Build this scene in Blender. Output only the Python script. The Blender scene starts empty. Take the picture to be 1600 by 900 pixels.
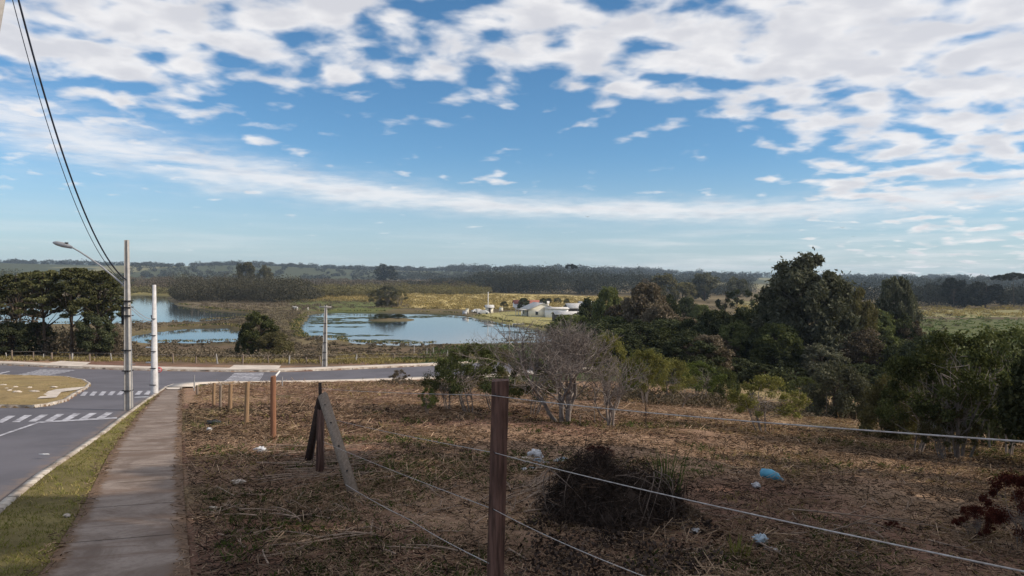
import bpy, math, random
import numpy as np
from mathutils import Vector, Matrix
from mathutils.geometry import delaunay_2d_cdt
R = math.radians
S = bpy.context.scene
COL = S.collection
random.seed(5)
# ------------------------------------------------------------------ camera
CAMZ = 15.0
F = 1150.0
PITCH, ROLL = -1.0, 0.55
cd = bpy.data.cameras.new('camera'); cam = bpy.data.objects.new('camera', cd); COL.objects.link(cam)
cd.sensor_width = 36.0; cd.lens = 36.0 * F / 1600.0
cd.clip_start = 0.05; cd.clip_end = 12000
MROT = Matrix.Rotation(R(90 + PITCH), 3, 'X') @ Matrix.Rotation(R(ROLL), 3, 'Z')
cam.matrix_world = Matrix.Translation((0, 0, CAMZ)) @ MROT.to_4x4()
S.camera = cam
# ------------------------------------------------------------------ sun, exposure
SUN_AZ, SUN_EL = 98.0, 31.0            # azimuth clockwise from straight ahead (+Y)
sd = Vector((math.sin(R(SUN_AZ)) * math.cos(R(SUN_EL)), math.cos(R(SUN_AZ)) * math.cos(R(SUN_EL)), math.sin(R(SUN_EL))))
sl = bpy.data.lights.new('sun', 'SUN'); so = bpy.data.objects.new('sun', sl); COL.objects.link(so)
sl.energy = 3.7; sl.angle = R(0.53); sl.color = (1.0, 0.89, 0.75)
so.rotation_euler = sd.to_track_quat('Z', 'Y').to_euler()
S.view_settings.view_transform = 'Standard'; S.view_settings.look = 'None'
S.view_settings.exposure = 0.12; S.view_settings.gamma = 1.0
try: S.view_settings.use_curve_mapping = False
except Exception: pass
S.cycles.max_bounces = 6; S.cycles.diffuse_bounces = 2; S.cycles.glossy_bounces = 2
S.cycles.transmission_bounces = 3; S.cycles.volume_bounces = 0; S.cycles.transparent_max_bounces = 6
S.cycles.use_denoising = True

# ------------------------------------------------------------------ node maths helper
class E:
    def __init__(s, nt, sock): s.nt = nt; s.s = sock
    def op(s, o, *a, clamp=False):
        n = s.nt.nodes.new('ShaderNodeMath'); n.operation = o; n.use_clamp = clamp
        for i, x in enumerate((s,) + a):
            if isinstance(x, E): s.nt.links.new(x.s, n.inputs[i])
            else: n.inputs[i].default_value = x
        return E(s.nt, n.outputs[0])
    def __add__(s, o): return s.op('ADD', o)
    __radd__ = __add__
    def __mul__(s, o): return s.op('MULTIPLY', o)
    __rmul__ = __mul__
    def __sub__(s, o): return s.op('SUBTRACT', o)
    def __rsub__(s, o): return (s * -1.0) + o
    def __truediv__(s, o): return s.op('DIVIDE', o)
    def cl(s): return s.op('ADD', 0.0, clamp=True)
    def ss(s, a, b):
        n = s.nt.nodes.new('ShaderNodeMapRange'); n.interpolation_type = 'SMOOTHSTEP'
        s.nt.links.new(s.s, n.inputs[0]); n.inputs[1].default_value = a; n.inputs[2].default_value = b
        return E(s.nt, n.outputs[0])
def mixc(nt, f, a, b, mode='MIX'):
    n = nt.nodes.new('ShaderNodeMix'); n.data_type = 'RGBA'; n.blend_type = mode
    for i, x in ((0, f), (6, a), (7, b)):
        if isinstance(x, E): nt.links.new(x.s, n.inputs[i])
        elif hasattr(x, 'links'): nt.links.new(x, n.inputs[i])
        else: n.inputs[i].default_value = x if i == 0 else (*x, 1)
    return n.outputs[2]
def noise(nt, vec, scale, detail=4, rough=0.55, dist=0.0):
    n = nt.nodes.new('ShaderNodeTexNoise'); n.inputs['Scale'].default_value = scale
    n.inputs['Detail'].default_value = detail; n.inputs['Roughness'].default_value = rough
    n.inputs['Distortion'].default_value = dist
    if vec is not None: nt.links.new(vec, n.inputs['Vector'])
    return E(nt, n.outputs[0])
def comb(nt, x, y, z):
    n = nt.nodes.new('ShaderNodeCombineXYZ')
    for i, a in enumerate((x, y, z)):
        if isinstance(a, E): nt.links.new(a.s, n.inputs[i])
        else: n.inputs[i].default_value = a
    return n.outputs[0]
# ------------------------------------------------------------------ world: Nishita sky with broken altocumulus
W = bpy.data.worlds.new('World'); S.world = W; W.use_nodes = True
nt = W.node_tree; nt.nodes.clear()
def build_world():
    out = nt.nodes.new('ShaderNodeOutputWorld'); bg = nt.nodes.new('ShaderNodeBackground')
    bg.inputs[1].default_value = 0.10
    sky = nt.nodes.new('ShaderNodeTexSky'); sky.sky_type = 'NISHITA'; sky.sun_disc = False
    sky.sun_elevation = R(SUN_EL); sky.sun_rotation = R(SUN_AZ); sky.altitude = 900
    sky.air_density = 1.0; sky.dust_density = 0.6; sky.ozone_density = 2.5
    tc = nt.nodes.new('ShaderNodeTexCoord'); sep = nt.nodes.new('ShaderNodeSeparateXYZ')
    nt.links.new(tc.outputs['Generated'], sep.inputs[0])
    x, y, z = (E(nt, sep.outputs[i]) for i in range(3))
    az = x.op('ARCTAN2', y)                       # radians, 0 = ahead, + = right
    el = z.op('ARCSINE')
    # cloud-deck coordinates
    k = z.op('MAXIMUM', 0.0) + 0.17
    px = x / k; py = y / k
    wv = comb(nt, px, py, 0.0)
    wn = noise(nt, wv, 2.2, 3); wn2 = noise(nt, comb(nt, px + 7.3, py, 2.0), 2.2, 3)
    p2 = comb(nt, px + (wn - 0.5) * 0.14, py + (wn2 - 0.5) * 0.14, 0.3)
    n1 = noise(nt, p2, 7.4, 5, 0.42)
    n2 = noise(nt, p2, 1.5, 3, 0.5)
    def blob(a0, e0, ra, re):
        a = (az - a0) / ra; e = (el - e0) / re
        r = (a * a + e * e)
        return (r * -1.0).op('EXPONENT')
    def A(u): return math.atan((u - 800) / 1150.0)
    def L(v): return math.atan((430 - v) / 1150.0)
    cov = el.ss(0.10, 0.31) * 0.53                          # more cloud towards the top
    cov = cov + az.ss(A(1080), A(1400)) * 0.27 + blob(A(1540), L(270), 0.22, 0.07) * 0.30
    cov = cov + blob(A(60), L(110), 0.30, 0.085) * 0.26 + blob(A(1150), L(60), 0.26, 0.09) * 0.16
    cov = cov - blob(A(640), L(190), 0.27, 0.050) * 0.30 - blob(A(1000), L(245), 0.24, 0.055) * 0.36
    cov = cov - blob(A(560), L(75), 0.12, 0.030) * 0.13 - blob(A(480), L(165), 0.14, 0.04) * 0.2
    cov = cov + blob(A(890), L(60), 0.12, 0.055) * 0.12
    dens = (n1 - 0.5) * 2.9 + (n2 - 0.5) * 0.6 + cov - 0.35 - el.ss(0.125, 0.06) * (0.35 - az.ss(0.3, 0.55) * 0.25)
    alpha = dens.ss(-0.24, 0.46)
    # long streak of stratus
    mid = (az + 0.6) * (az + 0.6) * 0.112 + 0.166 - (az + 0.6) * 0.19
    sn = noise(nt, comb(nt, az * 3.2, el * 26.0, 1.7), 2.0, 6, 0.62)
    sn2 = noise(nt, comb(nt, az * 8.0, el * 40.0, 5.7), 2.0, 5, 0.6)
    dist = ((el - mid) / (0.013 + (az * -1.0).ss(0.0, 0.6) * 0.016)) + (sn2 - 0.5) * 2.5
    st = (dist * dist * -1.0).op('EXPONENT') * (sn + 0.28).ss(0.48, 0.82)
    lo = (noise(nt, comb(nt, az * 3.0 + 4.0, el * 45.0, 8.0), 1.6, 5, 0.6)).ss(0.42, 0.72) * el.ss(0.10, 0.03) * (0.35 + az.ss(-0.1, 0.4) * 0.5)
    al = alpha.op('MAXIMUM', st * 0.85).op('MAXIMUM', lo * 0.7)
    # cloud shade: bright lit tops, lavender grey bodies
    n3 = noise(nt, comb(nt, px + 0.05, py + 0.02, 0.9), 7.4, 4, 0.45)
    lit = (n3 * 0.9 + (dens.ss(0.0, 0.9) * -0.28) + 0.26).cl()
    cc = mixc(nt, lit.ss(0.35, 0.8), (6.6, 6.6, 6.95), (8.8, 8.65, 8.65))
    # the photo's blue: nishita tinted
    skyc = mixc(nt, 1.0, sky.outputs[0], mixc(nt, el.ss(0.0, 0.36), (0.80, 1.02, 1.16), (0.62, 1.0, 1.16)), 'MULTIPLY')
    hz = mixc(nt, (el.ss(0.17, 0.0)) * 0.62, skyc, (4.6, 5.5, 6.3))
    col = mixc(nt, al * 0.93, hz, cc)
    nt.links.new(col, bg.inputs[0]); nt.links.new(bg.outputs[0], out.inputs[0])
build_world()

# ------------------------------------------------------------------ numpy helpers
rng = np.random.default_rng(11)
def _h(ix, iy, seed):
    h = (ix.astype(np.int64) * 374761393 + iy.astype(np.int64) * 668265263 + seed * 974711) & 0xffffffff
    h = ((h ^ (h >> 13)) * 1274126177) & 0xffffffff
    return ((h ^ (h >> 16)) & 0xffffff) / float(0xffffff)
def vn(x, y, seed=0):
    x0 = np.floor(x); y0 = np.floor(y); fx = x - x0; fy = y - y0
    fx = fx * fx * (3 - 2 * fx); fy = fy * fy * (3 - 2 * fy)
    a = _h(x0, y0, seed); b = _h(x0 + 1, y0, seed); c = _h(x0, y0 + 1, seed); d = _h(x0 + 1, y0 + 1, seed)
    return (a * (1 - fx) + b * fx) * (1 - fy) + (c * (1 - fx) + d * fx) * fy
def fbm(x, y, sc, octv=4, seed=0):
    t = 0; a = 0.5; s = 0
    for i in range(octv):
        t = t + a * vn(x * sc + 17.3 * i, y * sc - 9.1 * i, seed + i); s += a; a *= 0.5; sc *= 2.03
    return t / s - 0.5
def sstep(a, b, x):
    t = np.clip((x - a) / (b - a), 0, 1); return t * t * (3 - 2 * t)
_ty = np.arange(-80, 400, 0.25)
_td = np.interp(_ty, [-80, 0, 46, 58, 62, 73, 77, 90, 115, 135, 150, 400], [0.2, 2.9, 7.35, 8.72, 8.95, 9.15, 9.35, 10.7, 13.2, 14.35, 14.65, 14.7])
_k = np.exp(-0.5 * (np.arange(-24, 25) / 8.0) ** 2); _k /= _k.sum()
_td = np.convolve(np.pad(_td, 24, mode='edge'), _k, 'valid')
RIDGE_U = [-2600, -300, 0, 120, 250, 400, 520, 650, 800, 900, 1000, 1150, 1300, 1450, 1600, 2000, 4000]
RIDGE_P = [14, 15, 12, 11.5, 9.5, 13.5, 9.5, 7, 8.5, 8.0, 5.5, 3.0, 1.0, 3.5, 1.5, 3, 4]
def base(X, Y):
    """ground surface before bumps: world z"""
    X = np.asarray(X, float); Y = np.asarray(Y, float)
    d = np.interp(Y, _ty, _td)
    lat = 0.075 * np.log1p(np.exp(np.clip((X - 3.0) / 2.5, -30, 30))) * 2.5
    d = d + np.minimum(lat, 6)
    d = 14.7 - 0.5 * np.log1p(np.exp(np.clip((14.7 - d) / 0.5, -30, 60)))
    d = np.where(d > 14.7, 14.7, d)
    z = CAMZ - d
    r = np.hypot(X, Y)
    u = 800 + F * X / np.maximum(Y, 1.0)
    rp = np.interp(u, RIDGE_U, RIDGE_P) * np.where(Y > 5, 1, 0)
    top = CAMZ - 2 + rp / F * 2100 + 8 * fbm(X, Y, 1 / 260., 3, 91) - 3
    mid = CAMZ * 0.45 * sstep(700, 1500, r) * (0.6 + 1.2 * fbm(X, Y, 1 / 300., 2, 7))
    z = z + np.where(r > 600, mid * (1 - sstep(1500, 2100, r)) + (top - 0.3) * sstep(1500, 2100, r), 0)
    return z
def ray(u, v):
    d = MROT @ Vector(((u - 800) / F, -(v - 450) / F, -1.0))
    return d / d.y
def ground(u, v, dz=0.0):
    d = ray(u, v); Y = 1.0
    while Y < 2500:
        if CAMZ + d.z * Y <= float(base(d.x * Y, Y)) + dz: break
        Y *= 1.01
    a, b = Y / 1.01, Y
    for _ in range(20):
        m = (a + b) / 2
        if CAMZ + d.z * m <= float(base(d.x * m, m)) + dz: b = m
        else: a = m
    return Vector((d.x * b, b, CAMZ + d.z * b))
def plane0(u, v, z=0.0):
    d = ray(u, v); t = (z - CAMZ) / d.z
    return Vector((d.x * t, t, z))
def at(u, v, Y):
    d = ray(u, v); return Vector((d.x * Y, Y, CAMZ + d.z * Y))
def inpoly(X, Y, P):
    P = np.asarray(P)[:, :2]; n = len(P); ins = np.zeros(X.shape, bool); dist = np.full(X.shape, 1e9)
    for i in range(n):
        x0, y0 = P[i]; x1, y1 = P[(i + 1) % n]
        c = ((y0 > Y) != (y1 > Y)) & (X < (x1 - x0) * (Y - y0) / ((y1 - y0) if y1 != y0 else 1e-9) + x0)
        ins ^= c
        L2 = (x1 - x0) ** 2 + (y1 - y0) ** 2 + 1e-9
        t = np.clip(((X - x0) * (x1 - x0) + (Y - y0) * (y1 - y0)) / L2, 0, 1)
        dist = np.minimum(dist, np.hypot(X - x0 - t * (x1 - x0), Y - y0 - t * (y1 - y0)))
    return np.where(ins, dist, -dist)      # signed: + inside
def gp(pts): return [ground(u, v) for u, v in pts]

# ------------------------------------------------------------------ mesh helpers
def npmesh(name, V, Fc, mat=None, smooth=False, link=True, parent=None):
    """V (n,3); Fc list of int arrays (m,k)"""
    me = bpy.data.meshes.new(name); V = np.asarray(V, np.float32)
    me.vertices.add(len(V)); me.vertices.foreach_set('co', V.ravel())
    if not isinstance(Fc, list): Fc = [Fc]
    Fc = [np.asarray(f, np.int32) for f in Fc if len(f)]
    loops = np.concatenate([f.ravel() for f in Fc]); sizes = np.concatenate([np.full(len(f), f.shape[1]) for f in Fc])
    me.loops.add(len(loops)); me.loops.foreach_set('vertex_index', loops)
    me.polygons.add(len(sizes)); st = np.concatenate([[0], np.cumsum(sizes)[:-1]]).astype(np.int32)
    me.polygons.foreach_set('loop_start', st)
    if smooth: me.polygons.foreach_set('use_smooth', np.ones(len(sizes), bool))
    me.update(calc_edges=True); me.validate()
    if mat: me.materials.append(mat)
    if not link: return me
    return link_obj(name, me, parent)
def link_obj(name, me, parent=None):
    o = bpy.data.objects.new(name, me); COL.objects.link(o)
    if parent: o.parent = parent
    return o
class MB:
    def __init__(s): s.V = []; s.F3 = []; s.F4 = []; s.n = 0
    def add(s, V, F):
        V = np.asarray(V, float).reshape(-1, 3); F = np.asarray(F)
        (s.F3 if F.shape[1] == 3 else s.F4).append(F + s.n); s.V.append(V); s.n += len(V)
    def box(s, x0, x1, y0, y1, z0, z1, M=None, taper=1.0):
        V = np.array([(x, y, z) for z in (z0, z1) for x, y in ((x0, y0), (x1, y0), (x1, y1), (x0, y1))], float)
        if taper != 1.0:
            c = V[4:, :2].mean(0); V[4:, :2] = c + (V[4:, :2] - c) * taper
        if M is not None: V = np.array([M @ Vector(p) for p in V])
        s.add(V, [(3, 2, 1, 0), (4, 5, 6, 7), (0, 1, 5, 4), (1, 2, 6, 5), (2, 3, 7, 6), (3, 0, 4, 7)])
    def tube(s, P, rad, n=6, caps=False):
        P = np.asarray(P, float); m = len(P); rad = np.broadcast_to(rad, (m,))
        T = np.gradient(P, axis=0); T /= np.linalg.norm(T, axis=1)[:, None] + 1e-9
        ref = np.array([0, 0, 1.0]) if abs(T[:, 2]).mean() < 0.8 else np.array([0, 1.0, 0])
        A = np.cross(T, ref); A /= np.linalg.norm(A, axis=1)[:, None] + 1e-9; B = np.cross(T, A)
        a = np.arange(n) * 2 * math.pi / n
        V = P[:, None] + rad[:, None, None] * (A[:, None] * np.cos(a)[None, :, None] + B[:, None] * np.sin(a)[None, :, None])
        i = np.arange(m - 1)[:, None] * n; j = np.arange(n)[None]; k = (j + 1) % n
        Fq = np.stack([i + j, i + k, i + n + k, i + n + j], -1).reshape(-1, 4)
        s.add(V, Fq)
        if caps:
            for r0 in (0, (m - 1)):
                s.V.append(P[r0][None]); c = s.n; s.n += 1
                b = c - m * n + r0 * n if r0 == 0 else c - 1 - m * n + r0 * n
                s.F3.append(np.array([(c, b + q, b + (q + 1) % n) for q in range(n)]))
    def poly(s, V):
        V = np.asarray(V, float)
        c = V.mean(0); n = len(V)
        s.add(np.vstack([V, c]), [(i, (i + 1) % n, n) for i in range(n)])
    def mesh(s, name, mat=None, smooth=False, link=True, parent=None):
        Fc = []
        if s.F4: Fc.append(np.concatenate(s.F4))
        if s.F3: Fc.append(np.concatenate(s.F3))
        return npmesh(name, np.concatenate(s.V), Fc, mat, smooth, link, parent)
def leaves(P, size, r, elong=1.7, droop=0.0, flat=0.0):
    n = len(P)
    a = r.normal(size=(n, 3)); a[:, 2] -= droop * 1.5; a /= np.linalg.norm(a, axis=1)[:, None]
    b = r.normal(size=(n, 3)); b[:, 2] *= (1 - flat); b = np.cross(a, b); b /= np.linalg.norm(b, axis=1)[:, None] + 1e-9
    s = (size * r.uniform(0.6, 1.35, n))[:, None]
    V = np.stack([P - a * s * elong * 0.5, P + b * s * 0.5, P + a * s * elong * 0.5, P - b * s * 0.5], 1).reshape(-1, 3)
    return V, np.arange(4 * n).reshape(-1, 4)
def tag(o, label=None, cat=None, group=None, kind=None):
    if label: o['label'] = label
    if cat: o['category'] = cat
    if group: o['group'] = group
    if kind: o['kind'] = kind
    return o
def empty(name, loc, rz=0.0, label=None, cat=None, group=None):
    o = bpy.data.objects.new(name, None); COL.objects.link(o); o.location = loc; o.rotation_euler = (0, 0, rz)
    o.empty_display_size = 0.2
    return tag(o, label, cat, group)
def kids(o): return [c for c in bpy.data.objects if c.parent == o]
def copy_tree(o, loc, rz=None, scale=None, label=None, group=None):
    c = o.copy(); COL.objects.link(c); c.location = loc
    if rz is not None: c.rotation_euler = (0, 0, rz)
    if scale is not None: c.scale = scale
    if label: c['label'] = label
    if group: c['group'] = group
    for ch in list(o.children):
        d = ch.copy(); COL.objects.link(d); d.parent = c
        for g in list(ch.children):
            e = g.copy(); COL.objects.link(e); e.parent = d
    return c

# ------------------------------------------------------------------ materials
def newmat(name):
    m = bpy.data.materials.new(name); m.use_nodes = True
    return m, m.node_tree, m.node_tree.nodes['Principled BSDF']
def pmat(name, c, c2=None, scale=4.0, rough=0.85, bump=0.0, bscale=None, spec=0.2, stretch=None, detail=5, metal=0.0):
    m, t, b = newmat(name)
    b.inputs['Roughness'].default_value = rough; b.inputs['Specular IOR Level'].default_value = spec
    b.inputs['Metallic'].default_value = metal
    tc = t.nodes.new('ShaderNodeTexCoord'); vec = tc.outputs['Object']
    if stretch:
        mp = t.nodes.new('ShaderNodeMapping'); mp.inputs['Scale'].default_value = stretch
        t.links.new(vec, mp.inputs[0]); vec = mp.outputs[0]
    n = noise(t, vec, scale, detail, 0.62)
    if c2 is None: c2 = tuple(x * 0.7 for x in c)
    t.links.new(mixc(t, n.ss(0.3, 0.7), c, c2), b.inputs['Base Color'])
    if bump:
        bp = t.nodes.new('ShaderNodeBump'); bp.inputs['Strength'].default_value = 1.0; bp.inputs['Distance'].default_value = bump
        t.links.new(noise(t, vec, bscale or scale * 5, 5, 0.6).s, bp.inputs['Height']); t.links.new(bp.outputs[0], b.inputs['Normal'])
    return m
def leafmat(name, c1, c2, tr=0.22):
    m, t, b = newmat(name); t.nodes.remove(b)
    g = t.nodes.new('ShaderNodeNewGeometry'); oi = t.nodes.new('ShaderNodeObjectInfo')
    c = mixc(t, E(t, g.outputs['Random Per Island']), c1, c2)
    tc = t.nodes.new('ShaderNodeTexCoord')
    nz = noise(t, tc.outputs['Object'], 0.5, 2)
    k = (0.62 + E(t, oi.outputs['Random']) * 0.7) * (0.12 + nz * 1.8)
    c = mixc(t, 1.0, c, comb(t, k, k, k), 'MULTIPLY')
    df = t.nodes.new('ShaderNodeBsdfDiffuse'); tl = t.nodes.new('ShaderNodeBsdfTranslucent'); mx = t.nodes.new('ShaderNodeMixShader')
    t.links.new(c, df.inputs[0]); t.links.new(mixc(t, 1.0, c, (1.0, 1.05, 0.55), 'MULTIPLY'), tl.inputs[0])
    mx.inputs[0].default_value = tr
    t.links.new(df.outputs[0], mx.inputs[1]); t.links.new(tl.outputs[0], mx.inputs[2])
    t.links.new(mx.outputs[0], t.nodes['Material Output'].inputs[0])
    return m
M = {}
M['asphalt'] = pmat('asphalt', (0.125, 0.118, 0.135), (0.095, 0.09, 0.105), 1.2, 0.85, 0.004, 60, detail=8)
M['kerb'] = pmat('kerb_concrete', (0.60, 0.54, 0.47), (0.24, 0.19, 0.15), 2.5, 0.9, 0.004, 30)
def _kj():
    t = M['kerb'].node_tree; b = t.nodes['Principled BSDF']; l = b.inputs['Base Color'].links[0].from_socket
    tc = t.nodes.new('ShaderNodeTexCoord'); sp = t.nodes.new('ShaderNodeSeparateXYZ'); t.links.new(tc.outputs['Object'], sp.inputs[0])
    y = E(t, sp.outputs[1]); j = ((y / 0.93).op('FRACT') - 0.5).op('ABSOLUTE').ss(0.465, 0.488)
    n = noise(t, tc.outputs['Object'], 0.7, 6, 0.7)
    c = mixc(t, n.ss(0.5, 0.66) * 0.6, l, (0.21, 0.15, 0.11)); t.links.new(mixc(t, j * 0.8, c, (0.05, 0.04, 0.035)), b.inputs['Base Color'])
_kj()
M['walk'] = pmat('sidewalk_concrete', (0.66, 0.58, 0.50), (0.48, 0.41, 0.35), 0.7, 0.9, 0.004, 30)
M['paint'] = pmat('road_paint', (0.62, 0.61, 0.65), (0.20, 0.19, 0.21), 3.5, 0.7, detail=12)
M['paintthin'] = pmat('worn_road_paint', (0.45, 0.45, 0.48), (0.22, 0.22, 0.24), 5, 0.7, detail=8)
M['concrete'] = pmat('pole_concrete', (0.42, 0.40, 0.38), (0.33, 0.31, 0.29), 6, 0.85, 0.003, 40)
M['whitepole'] = pmat('white_pole_paint', (0.66, 0.65, 0.65), (0.52, 0.50, 0.50), 5, 0.7, 0.002, 40)
M['galv'] = pmat('galvanised_metal', (0.42, 0.42, 0.43), (0.32, 0.32, 0.33), 12, 0.55, metal=0.5)
M['dark'] = pmat('dark_metal', (0.03, 0.03, 0.035), (0.02, 0.02, 0.02), 12, 0.6)
M['cable'] = pmat('cable_rubber', (0.035, 0.045, 0.075), (0.03, 0.035, 0.05), 12, 0.6)
M['wire'] = pmat('fence_wire', (0.50, 0.48, 0.47), (0.32, 0.28, 0.26), 30, 0.6)
M['red'] = pmat('sign_red', (0.62, 0.04, 0.05), (0.5, 0.03, 0.04), 6, 0.5)
M['white'] = pmat('white_paint', (0.80, 0.79, 0.77), (0.66, 0.64, 0.61), 2, 0.7)
M['wood_red'] = pmat('old_red_wood', (0.20, 0.115, 0.092), (0.06, 0.036, 0.030), 5, 0.92, 0.012, 12, stretch=(6, 6, 0.45), detail=9)
M['wood_tan'] = pmat('cut_wood', (0.36, 0.24, 0.14), (0.24, 0.15, 0.09), 4, 0.9, 0.004, 14, stretch=(6, 6, 0.7))
M['wood_orange'] = pmat('reddish_wood', (0.30, 0.145, 0.085), (0.20, 0.10, 0.06), 4, 0.9, 0.004, 14, stretch=(6, 6, 0.7))
M['wood_dark'] = pmat('dark_wood', (0.075, 0.05, 0.042), (0.04, 0.03, 0.026), 4, 0.9, 0.004, 14, stretch=(6, 6, 0.7))
M['wood_grey'] = pmat('weathered_wood', (0.28, 0.22, 0.175), (0.17, 0.13, 0.10), 5, 0.9, 0.004, 14, stretch=(6, 6, 0.7))
M['bark'] = pmat('bark', (0.10, 0.075, 0.058), (0.05, 0.038, 0.03), 5, 0.95, 0.01, 12)
M['bark_pale'] = pmat('pale_bark', (0.27, 0.245, 0.215), (0.16, 0.14, 0.12), 3, 0.9, 0.006, 12)
M['bark_grey'] = pmat('grey_bark', (0.29, 0.25, 0.225), (0.16, 0.13, 0.115), 6, 0.95, 0.004, 20)
M['lf_dark'] = leafmat('leaf_dark', (0.036, 0.044, 0.024), (0.098, 0.105, 0.055), 0.15)
M['lf_mid'] = leafmat('leaf_mid', (0.065, 0.078, 0.032), (0.155, 0.165, 0.072))
M['lf_light'] = leafmat('leaf_light', (0.125, 0.125, 0.045), (0.26, 0.24, 0.09), 0.3)
M['lf_euc'] = leafmat('leaf_eucalyptus', (0.068, 0.072, 0.048), (0.175, 0.175, 0.122), 0.15)
M['lf_pine'] = leafmat('leaf_pine', (0.055, 0.060, 0.026), (0.145, 0.140, 0.065), 0.15)
M['lf_brown'] = leafmat('leaf_brown_twigs', (0.095, 0.074, 0.054), (0.185, 0.150, 0.108), 0.15)
M['lf_olive'] = leafmat('leaf_olive', (0.085, 0.076, 0.036), (0.165, 0.145, 0.075))
M['lf_blue'] = leafmat('leaf_far_dark', (0.030, 0.034, 0.030), (0.066, 0.068, 0.056), 0.1)
M['lf_grey'] = leafmat('leaf_grey_green', (0.085, 0.085, 0.060), (0.16, 0.155, 0.11))
M['lf_red'] = leafmat('leaf_dark_red', (0.045, 0.012, 0.010), (0.105, 0.032, 0.024))
M['lf_fresh'] = leafmat('leaf_fresh', (0.065, 0.085, 0.028), (0.15, 0.17, 0.06), 0.3)
M['lf_gold'] = leafmat('dry_field_stalks', (0.33, 0.25, 0.11), (0.58, 0.46, 0.22), 0.3)
M['lf_grove'] = leafmat('leaf_grove', (0.040, 0.038, 0.026), (0.090, 0.080, 0.056), 0.1)
M['straw'] = leafmat('straw', (0.24, 0.150, 0.100), (0.52, 0.39, 0.28), 0.1)
M['twig'] = leafmat('twig', (0.10, 0.070, 0.050), (0.26, 0.19, 0.135), 0.0)
M['twig_dark'] = leafmat('dark_twig', (0.030, 0.022, 0.019), (0.115, 0.085, 0.070), 0.0)
M['grass'] = leafmat('grass', (0.11, 0.115, 0.034), (0.25, 0.23, 0.08), 0.3)
M['grass_dry'] = leafmat('dry_grass', (0.17, 0.13, 0.055), (0.34, 0.28, 0.13), 0.25)
M['grass_dark'] = leafmat('dark_grass', (0.050, 0.075, 0.022), (0.11, 0.14, 0.045), 0.25)
M['bark_stem'] = pmat('dead_stem', (0.20, 0.15, 0.125), (0.10, 0.075, 0.06), 8, 0.9)
M['cutbranch'] = pmat('stripped_branch', (0.38, 0.29, 0.22), (0.18, 0.13, 0.10), 8, 0.9)
M['wall_cream'] = pmat('cream_wall', (0.84, 0.79, 0.66), (0.74, 0.68, 0.56), 0.8, 0.9)
M['wall_white'] = pmat('white_wall', (0.86, 0.86, 0.87), (0.76, 0.76, 0.77), 0.8, 0.9)
M['wall_dark'] = pmat('dark_timber', (0.10, 0.085, 0.08), (0.06, 0.05, 0.045), 2, 0.9)
M['roof_grey'] = pmat('fibre_cement_roof', (0.62, 0.60, 0.58), (0.48, 0.46, 0.44), 1.5, 0.9)
M['roof_red'] = pmat('tile_roof', (0.34, 0.13, 0.10), (0.24, 0.10, 0.08), 3, 0.9)
M['glass'] = pmat('window_glass', (0.03, 0.035, 0.04), (0.02, 0.02, 0.025), 3, 0.15, spec=0.5)
M['blueplastic'] = pmat('blue_plastic', (0.10, 0.37, 0.52), (0.06, 0.24, 0.36), 6, 0.45, spec=0.4)
M['whiteplastic'] = pmat('white_plastic', (0.66, 0.66, 0.68), (0.45, 0.45, 0.47), 6, 0.5, spec=0.4)
M['paleblue'] = pmat('pale_blue_plastic', (0.42, 0.52, 0.60), (0.30, 0.38, 0.46), 9, 0.5, spec=0.4)
M['blackplastic'] = pmat('black_plastic', (0.02, 0.022, 0.024), (0.03, 0.03, 0.03), 6, 0.4, spec=0.4)
M['cow_white'] = pmat('white_hide', (0.70, 0.66, 0.60), (0.55, 0.50, 0.45), 1, 0.9)
M['cow_brown'] = pmat('brown_hide', (0.10, 0.06, 0.04), (0.06, 0.04, 0.03), 1, 0.9)
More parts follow.
